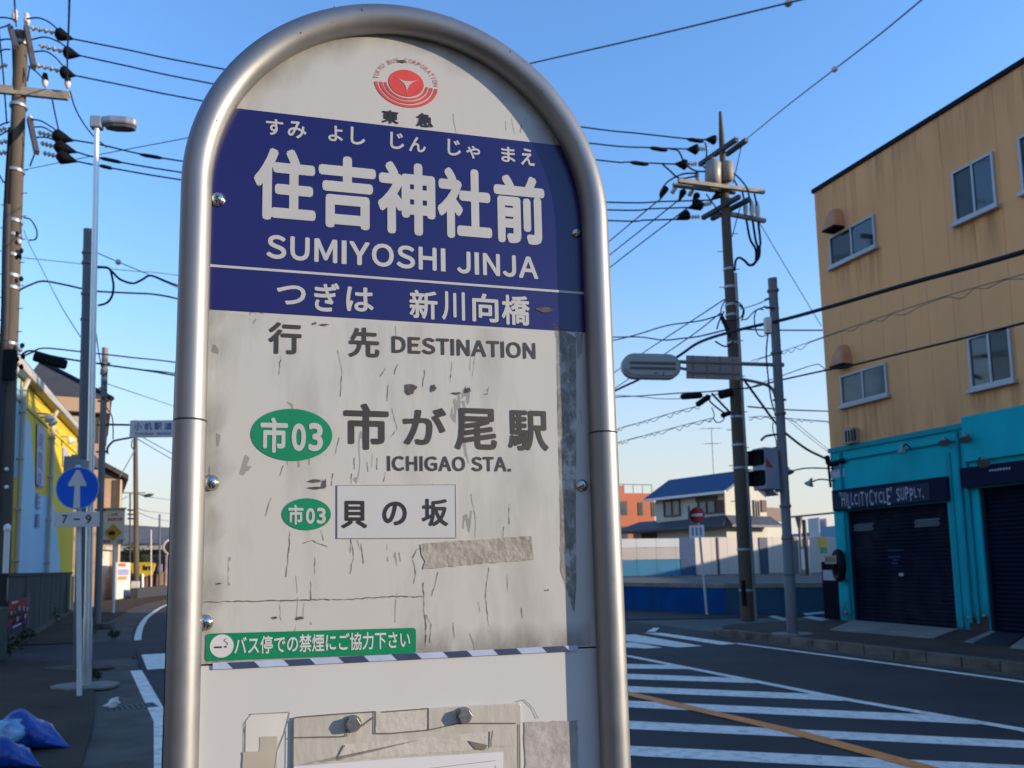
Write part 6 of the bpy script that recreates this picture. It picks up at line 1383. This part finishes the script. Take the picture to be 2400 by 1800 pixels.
hc_ = SHF.p(SHF.px(300, 1300)[0], 0, 1.5); bush('hedge', 'dark green hedge in the shade below the cream fascia', 'hedge', [hc_[0], hc_[1], 1.2], 2.2, .6, 2.6, 1500, .16, m_leafd, seed=2)
hc_ = SHF.p(SHF.px(340, 1310)[0], 0, 1.2); bush('hedge', 'small green shrub right of the distant utility pole', 'hedge', [hc_[0], hc_[1], 1.6], .9, .4, 1.2, 500, .14, m_leaf, seed=3)
for i, (x, y, s_, n, lb) in enumerate(((62, 1508, .18, 160, 'weed clump at the foot of the poster'), (24, 1538, .25, 220, 'weed clump beside the mossy stone block'), (118, 1460, .32, 240, 'tall weed clump against the dark block wall'), (168, 1432, .25, 160, 'weed tuft under the faded pink poster'), (266, 1497, .13, 120, 'small weed tuft at the gutter edge beyond the side lane'), (214, 1592, .09, 80, 'weed tuft at the base of the silver lamp post'))):
    g_ = G(x, y, .03); bush('weed', lb, 'weed', g_, s_, s_, s_*1.5, n, .05, m_leafd if i % 2 else m_leaf, seed=10+i)
# litter, drain, rubbish bags
lt0 = G(264, 1660, .004); MB().blob(lt0+np.array([0, 0, .05]), ([.075, 0, .01], [.0, .05, 0], [.02, 0, .055]), seed=8, rough=.45, nu=11, nv=8).build('paper_scrap', m_white, label='crumpled white paper scrap lying by the drain grate', cat='litter')
gc = G(310, 1657, .004); GFm = Frame(gc+np.array([0, 0, .004]), nrm(G(334, 1655)-G(285, 1660)), np.cross([0, 0, 1], nrm(G(334, 1655)-G(285, 1660))))
dg = MB(); dg.box(GFm, -.26, .26, -.17, .17, -.004, .002); dgo = dg.build('drain_grate', M('grate frame', (.10, .095, .09), .8), label='concrete drain grate with dark slots in the gutter', cat='drain')
mb = MB()
for i in range(8): mb.box(GFm, -.22+i*.06, -.195+i*.06, -.12, .12, .002, .0035)
mb.build('grate_slot', M('grate slot', (.008, .008, .008), .9), dgo)
m_bag = M('blue plastic bag', (.004, .045, .28), .30, var=.2, scale=5, spec=.6, bump=1.0, bscale=13); m_clear = M('clear plastic bag', (.20, .38, .56), .22, var=.45, scale=9, spec=.7, bump=1.0, bscale=16)
def bag(label, tipx, tipy, cx, cy, dep, L_, H_, seed):
    rnd = random.Random(seed); c = D(cx, cy, dep); c[2] = .03
    u = nrm((D(tipx, tipy, dep)-D(cx, cy, dep))*RA); v = np.array([-u[1], u[0], 0]); P = []; nu, nv = 26, 16
    for i in range(nu+1):
        t = i/nu; a = -L_*.45 + L_*1.5*t; prof = max(0.02, math.sin(math.pi*min(1, t*1.25)/1.0)**.7 if t < .62 else (1-(t-.62)/.38)**1.2*.95+.06*(1-t))
        for j in range(nv):
            q = 2*math.pi*j/nv; fold = 1+.10*math.sin(q*5+t*7+seed)*t+.08*math.sin(q*3-t*9)
            z = max(0.0, H_*prof*.52*(1+math.sin(q))*fold*.98); P.append(c + u*a + v*(L_*.42*prof*math.cos(q)*fold) + np.array([0, 0, z*(1 if t < .62 else .85)]))
    F = [(i*nv+j, (i+1)*nv+j, (i+1)*nv+(j+1) % nv, i*nv+(j+1) % nv) for i in range(nu) for j in range(nv)]
    b_ = MB().add(P, F, True); b_.add(P[:nv], [tuple(range(nv))]); b_.add(P[-nv:], [tuple(range(nv))[::-1]])
    return b_.build('rubbish_bag', m_bag, label=label, cat='rubbish bag')
b1_ = bag('blue rubbish bag with a pale clear panel at the lower left corner', 114, 1730, 25, 1722, 7.1, .52, .31, 3)
c = D(16, 1712, 6.95); MB().blob([c[0], c[1], .19], (np.array([.17, .03, .0]), np.array([0, .12, .02]), np.array([.02, 0, .12])), seed=6, rough=.07, nu=24, nv=16).build('clear_panel', m_clear, b1_)
bag('smaller dark blue rubbish bag below the first at the frame corner', 40, 1778, -8, 1785, 6.4, .36, .22, 9)

# ------------------------------------------------------------------ overhead cables
HV = 'high voltage lines between the two utility poles'
def cb(label, pts, d0, d1, r=.015, mat=None, group=None, **kw): return cable('overhead_cable', label, pts, d0, d1, r, mat or m_cable, group, **kw)
cb('topmost of the three upper lines from left pole to right pole', [(170, 91), (300, 117), (450, 148), (900, 230), (1366, 298), (1500, 313), (1610, 325), (1655, 327)], LD, UD, .017, group=HV)
cb('middle of the three upper lines from left pole to right pole', [(186, 130), (300, 155), (450, 187), (900, 270), (1386, 336), (1524, 346), (1640, 350)], LD, UD, .017, group=HV)
cb('lowest of the three upper lines from left pole to right pole', [(176, 177), (300, 202), (450, 232), (900, 312), (1401, 375), (1477, 380), (1612, 386)], LD, UD, .017, group=HV)
LV = 'low voltage lines between the two utility poles'
for i, (lb, P, S_) in enumerate((('highest of the three lower lines, with a sleeve far from the left pole', [(170, 328), (240, 340), (325, 360), (441, 380), (900, 450), (1426, 474), (1560, 472), (1668, 469)], ((327, 362), (382, 371))),
        ('middle of the three lower lines, sleeved just right of the street lamp', [(178, 356), (240, 372), (438, 406), (900, 470), (1428, 492), (1530, 489), (1621, 486)], ((233, 370), (286, 381))),
        ('lowest of the three lower lines, sleeved right of the street lamp', [(179, 378), (240, 390), (434, 423), (900, 490), (1431, 517), (1510, 516), (1586, 514)], ((233, 388), (264, 395))))):
    o = cb(lb, P, LD, UD, .018, group=LV); sleeve(o, *S_, LD+.05, .045)
for nm, p, q in (('a', (1610, 326), (1650, 332)), ('b', (1522, 346), (1565, 353)), ('c', (1476, 380), (1520, 386))): sleeve([o for o in bpy.data.objects if o.get('label', '').startswith({'a': 'topmost of', 'b': 'middle of the three upper', 'c': 'lowest of the three upper'}[nm])][0], p, q, UD-.05, .05)
cb('thin wire climbing from the left pole to the top right over the sign', [(56, 398), (250, 359), (450, 321), (850, 238), (1250, 147), (1560, 76), (1850, 6), (1960, -20)], 24, 9, .011, m_greycab)
MB().blob(D(1848, 7, 9.4), ([.05, 0, 0], [0, .05, 0], [0, 0, .045]), rough=0).build('wire_ball', m_porc, label='small ball on the thin wire at the top edge', cat='wire fitting')
cb('thin wire from the right pole to the upper right corner', [(1748, 327), (1850, 244), (1955, 163), (2060, 82), (2162, -2), (2200, -34)], UD, 10, .012, m_greycab)
MB().blob(D(1956, 162, 13.2), ([.055, 0, 0], [0, .055, 0], [0, 0, .05]), rough=0).build('wire_ball', m_dwhite, label='small ball on the thin wire left of the tan building', cat='wire fitting')
cb('left one of two wires rising out of the frame above the left pole', [(33, -20), (35, 20), (38, 62)], 11, LD, .014)
cb('right one of two wires rising out of the frame above the left pole', [(163, -20), (161, 60), (158, 130), (158, 190)], 11, LD, .016)
cb('thin grey wire passing behind the street lamp at mid height', [(54, 604), (195, 619), (231, 627), (320, 636), (423, 646), (800, 700)], LD, 26, .012, m_greycab)
o = cb('thin wire with a ball running down right from the grey pole', [(205, 582), (231, 594), (277, 614), (354, 646), (450, 690)], GD, 18, .009, m_greycab)
MB().blob(D(277, 614, GD+.6), ([.05, 0, 0], [0, .05, 0], [0, 0, .05]), rough=0).build('wire_ball', m_porc, o)
cb('thick black cable sagging from the left pole behind the street lamp', [(43, 681), (70, 668), (101, 659), (150, 667), (195, 677), (231, 683), (311, 687), (362, 690), (423, 702), (560, 740)], LD, 22, .024)
cb('wavy black cable drooping right from the grey pole', [(228, 627), (250, 627), (264, 638), (282, 655), (311, 664), (332, 656), (353, 646), (388, 659), (423, 672), (520, 705)], GD, 17, .02)
cb('black cable level with the roof top behind the grey pole', [(54, 835), (75, 826), (105, 816), (195, 825), (311, 838), (416, 850), (600, 880)], LD, 26, .02)
o = cb('black cable with a large splice box over the dark roof', [(50, 832), (72, 822), (120, 834), (174, 844), (224, 851), (253, 856), (340, 868), (416, 881), (600, 915)], LD, 26, .024)
a, b = D(80, 828, LD+.2), D(158, 850, LD+.6); MB().box(Frame((a+b)/2, b-a, (0, 0, 1)), -np.linalg.norm(b-a)/2, np.linalg.norm(b-a)/2, -.17, .04, -.1, .1).build('splice_box', m_black, o, bevel=.04)
cb('second black cable just above the splice box cable on the right', [(258, 857), (330, 866), (416, 876), (600, 905)], P2D, 30, .02)
cb('thin wire slanting steeply from the left pole to the grey pole', [(56, 540), (70, 575), (87, 608), (141, 713), (188, 789)], LD, 14, .009, m_greycab)
cb('thin grey wire falling right from the street name pole', [(253, 900), (330, 926), (409, 952), (600, 1015)], P2D, 40, .012, m_greycab)
cb('upper one of two far wires falling right behind the name board', [(318, 1016), (338, 1027), (404, 1063), (520, 1125)], FD, 90, .03, m_greycab)
cb('lower one of two far wires falling right behind the name board', [(318, 1026), (328, 1032), (404, 1077), (520, 1145)], FD, 90, .03, m_greycab)
cb('far wire slanting down left from the distant utility pole', [(318, 1050), (300, 1084), (280, 1118)], FD, 45, .03, m_greycab)
for i, P in enumerate(([(322, 1157), (345, 1164), (400, 1172)], [(322, 1200), (360, 1215), (400, 1222)], [(284, 1172), (300, 1163), (318, 1156)], [(322, 1190), (345, 1198), (400, 1204)])):
    cb('faint far wire strung beside the distant utility pole', P, FD, 80, .022, m_greycab, group='faint far wires beside the distant utility pole')
# right hand side
G3 = 'parallel lines falling left from the right utility pole'
cb('upper of three parallel lines falling left from the right pole', [(1549, 466), (1520, 489), (1437, 558), (1300, 672)], UD, 30, .016, group=G3)
cb('middle of three parallel lines falling left from the right pole', [(1589, 469), (1567, 488), (1437, 591), (1300, 700)], UD, 30, .016, group=G3)
cb('lower of three parallel lines falling left from the right pole', [(1612, 487), (1571, 518), (1437, 621), (1300, 732)], UD, 30, .016, group=G3)
cb('thin wire from the lower crossarm down to the tan building', [(1780, 522), (1850, 640), (1925, 764)], UD, 21, .01, m_greycab)
cb('thickest black cable bundle crossing before the tan building', [(2520, 548), (2400, 590), (2260, 630), (2130, 665), (1935, 722), (1833, 750), (1725, 775), (1640, 802), (1585, 838), (1500, 888), (1443, 915), (1300, 985)], 9, 34, .034)
cb('black cable crossing the lower windows of the tan building', [(2520, 728), (2400, 757), (2270, 790), (2100, 831), (1990, 858), (1935, 868), (1834, 890), (1760, 908), (1716, 912)], 10.5, UD, .019)
a = D(1985, 858, 16.5); MB().blob(a, ([.16, .05, .04], [0, .05, 0], [0, 0, .04]), rough=.1).build('cable_knot', m_black, label='dark knot on the cable above the lower left window', cat='cable fitting')
cb('pale lashed cable in small waves across the tan building', [(2520, 610), (2400, 642), (2230, 690), (2080, 738), (1935, 788), (1850, 818), (1760, 846)], 11, UD, .008, M('dull lashed wire', (.17, .13, .10), .8), wob=.10)
cb('black line reaching the pole from the left at board height', [(1689, 738), (1640, 752), (1563, 763), (1500, 782), (1440, 797), (1330, 815)], UD, 28, .018)
cb('wavy black line just under the board height line', [(1705, 772), (1640, 788), (1600, 793), (1555, 797), (1500, 790), (1440, 790), (1330, 790)], UD, 28, .02)
cb('left one of two lines slanting steeply down behind the traffic light', [(1697, 702), (1600, 766), (1498, 833), (1400, 900)], UD, 30, .015)
cb('right one of two lines slanting steeply down behind the traffic light', [(1688, 734), (1630, 780), (1552, 834), (1430, 918)], UD, 30, .015)
cb('line entering the pole with black splices below the traffic light', [(1711, 913), (1660, 918), (1581, 922), (1500, 928), (1443, 931), (1330, 942)], UD, 30, .018)
cb('second line below the traffic light sagging to the left', [(1700, 918), (1650, 930), (1560, 935), (1500, 930), (1440, 927), (1330, 930)], UD, 30, .012, m_greycab)
cb('upper coiled pale cable falling left below the traffic light', [(1640, 950), (1560, 972), (1500, 990), (1447, 1005), (1340, 1040)], UD, 32, .010, m_greycab, wob=.10)
cb('lower coiled pale cable falling left below the traffic light', [(1668, 980), (1600, 997), (1520, 1018), (1451, 1036), (1340, 1066)], UD, 32, .010, m_greycab, wob=.10)
cb('level grey cable from the pole to the tan building corner', [(1747, 772), (1840, 774), (1930, 774)], UD, 21.5, .02, m_greycab)
cb('pale double cable above the pedestrian signal', [(1753, 953), (1840, 960), (1945, 964)], UD, 24, .02, m_greycab)
cb('lashed pale cable above the pedestrian signal', [(1755, 978), (1790, 976), (1840, 980), (1945, 988)], UD, 24, .010, m_greycab, wob=.08)
cb('thick black drop cable from the pole to the turquoise corner', [(1745, 892), (1780, 940), (1816, 989), (1841, 1015), (1888, 1051), (1925, 1070), (1950, 1082)], UD, 20.6, .030)
cb('thin line rising to the tan building with a small loop', [(1748, 912), (1834, 880), (1908, 855), (1925, 858), (1936, 868)], UD, 20.8, .012)
cb('left one of two faint wires falling to the turquoise corner', [(1840, 978), (1890, 1020), (1945, 1062)], 22, 21, .007, m_greycab)
cb('right one of two faint wires falling to the turquoise corner', [(1852, 980), (1900, 1020), (1945, 1056)], 22, 21, .007, m_greycab)
cb('thin line with a bead joining utility pole and traffic pole', [(1735, 725), (1765, 716), (1793, 705)], UD, TD, .010)
cb('thin sagging line from utility pole to the traffic pole bracket', [(1738, 748), (1750, 748), (1768, 730), (1790, 720)], UD, TD, .014)

# ------------------------------------------------------------------ the street behind the viewer (outside the photograph, but it lights and is mirrored in the sign)
def backhouse(label, n0, n1, d0, d1, h, wallm, roofm):
    f = Frame(st(n0, d0), NRM, (0, 0, 1), -DIR); t = thing('house', label, 'house', f.p((n1-n0)/2, 0, -(d1-d0)/2))
    MB().box(f, 0, n1-n0, 0, h, -(d1-d0), 0).build('wall', wallm, t)
    MB().add([f.p(-.4, h, .4), f.p(n1-n0+.4, h, .4), f.p(n1-n0+.4, h, -(d1-d0)-.4), f.p(-.4, h, -(d1-d0)-.4), f.p((n1-n0)/2, h+1.6, -.6), f.p((n1-n0)/2, h+1.6, -(d1-d0)+.6)], [(0, 1, 4), (1, 2, 5, 4), (2, 3, 5), (3, 0, 4, 5), (0, 3, 2, 1)]).build('roof', roofm, t)
    g = Frame(st(n1, d0), DIR, (0, 0, 1), NRM)
    for k in range(int((d1-d0)/3)):
        for z in (1.0, 3.9):
            w = MB().box(g, 1+3*k, 2.6+3*k, z, z+1.2, .002, .06).build('window', m_alu, t); MB().box(g, 1.08+3*k, 2.52+3*k, z+.08, z+1.12, .06, .065).build('pane', m_glass, w)
m_bw1 = M('grey brown render', (.17, .175, .19), .85, var=.1); m_bw2 = M('ochre render', (.30, .27, .23), .85, var=.1)
backhouse('grey brown house beside the pavement left of the viewer', -15, -5.5, -13, 4.5, 6.2, m_bw1, m_rgrey)
backhouse('ochre house by the road behind the viewer', -14, -3.2, -32, -16, 6.4, m_bw2, m_droof)
backhouse('long ochre house closing the road far behind the viewer', -8, 30, -62, -50, 7.5, m_bw2, m_rgrey)

sh_ = Frame([28.5, 21, 0], (0, 1, 0), (0, 0, 1), np.array([-1., 0, 0])); t = thing('shadow_caster', 'long grey shadow caster added out of sight behind the turquoise shop', 'shadow_caster', [34, 33, 0])  # unseen building added to cast shade on the hoardings
MB().box(sh_, 0, 23.5, 0, 4.75, -9, 0).build('wall', m_bw1, t)
MB().add([sh_.p(-.3, 4.755, .3), sh_.p(23.8, 4.755, .3), sh_.p(23.8, 4.755, -9.3), sh_.p(-.3, 4.755, -9.3), sh_.p(-.3, 6.1, -4.5), sh_.p(23.8, 5.0, -4.5)], [(0, 1, 5, 4), (2, 3, 4, 5), (1, 2, 5), (3, 0, 4), (0, 3, 2, 1)]).build('roof', m_rgrey, t)

# houses along the far road, hidden from the photograph by the bus stop sign
for lb, x, y, w, h, wm in (('tan house beyond the far road bend', -20, 84, 9, 6.0, m_tanw), ('cream house beyond the far road', -9, 88, 8, 5.8, m_cream), ('grey house beyond the far road', 1, 86, 9, 6.2, m_bw2)):
    f = Frame([x, y, 0], (1, .1, 0), (0, 0, 1)); t = thing('house', lb, 'house', f.p(w/2, 0, -4))
    MB().box(f, 0, w, 0, h, -8, 0).build('wall', wm, t)
    MB().add([f.p(-.4, h+.003, .5), f.p(w+.4, h+.003, .5), f.p(w+.4, h+.003, -8.5), f.p(-.4, h+.003, -8.5), f.p(.2, h+1.8, -4), f.p(w-.2, h+1.8, -4)], [(0, 1, 5, 4), (1, 2, 5), (2, 3, 4, 5), (3, 0, 4), (0, 3, 2, 1)]).build('roof', m_droof, t)
    for a in (1, w-2.8):
        for z in (1, 3.8):
            wd_ = MB().box(f, a, a+1.7, z, z+1.2, .003, .07).build('window', m_dframe, t); MB().box(f, a+.1, a+1.6, z+.1, z+1.1, .07, .075).build('pane', m_pane, wd_)
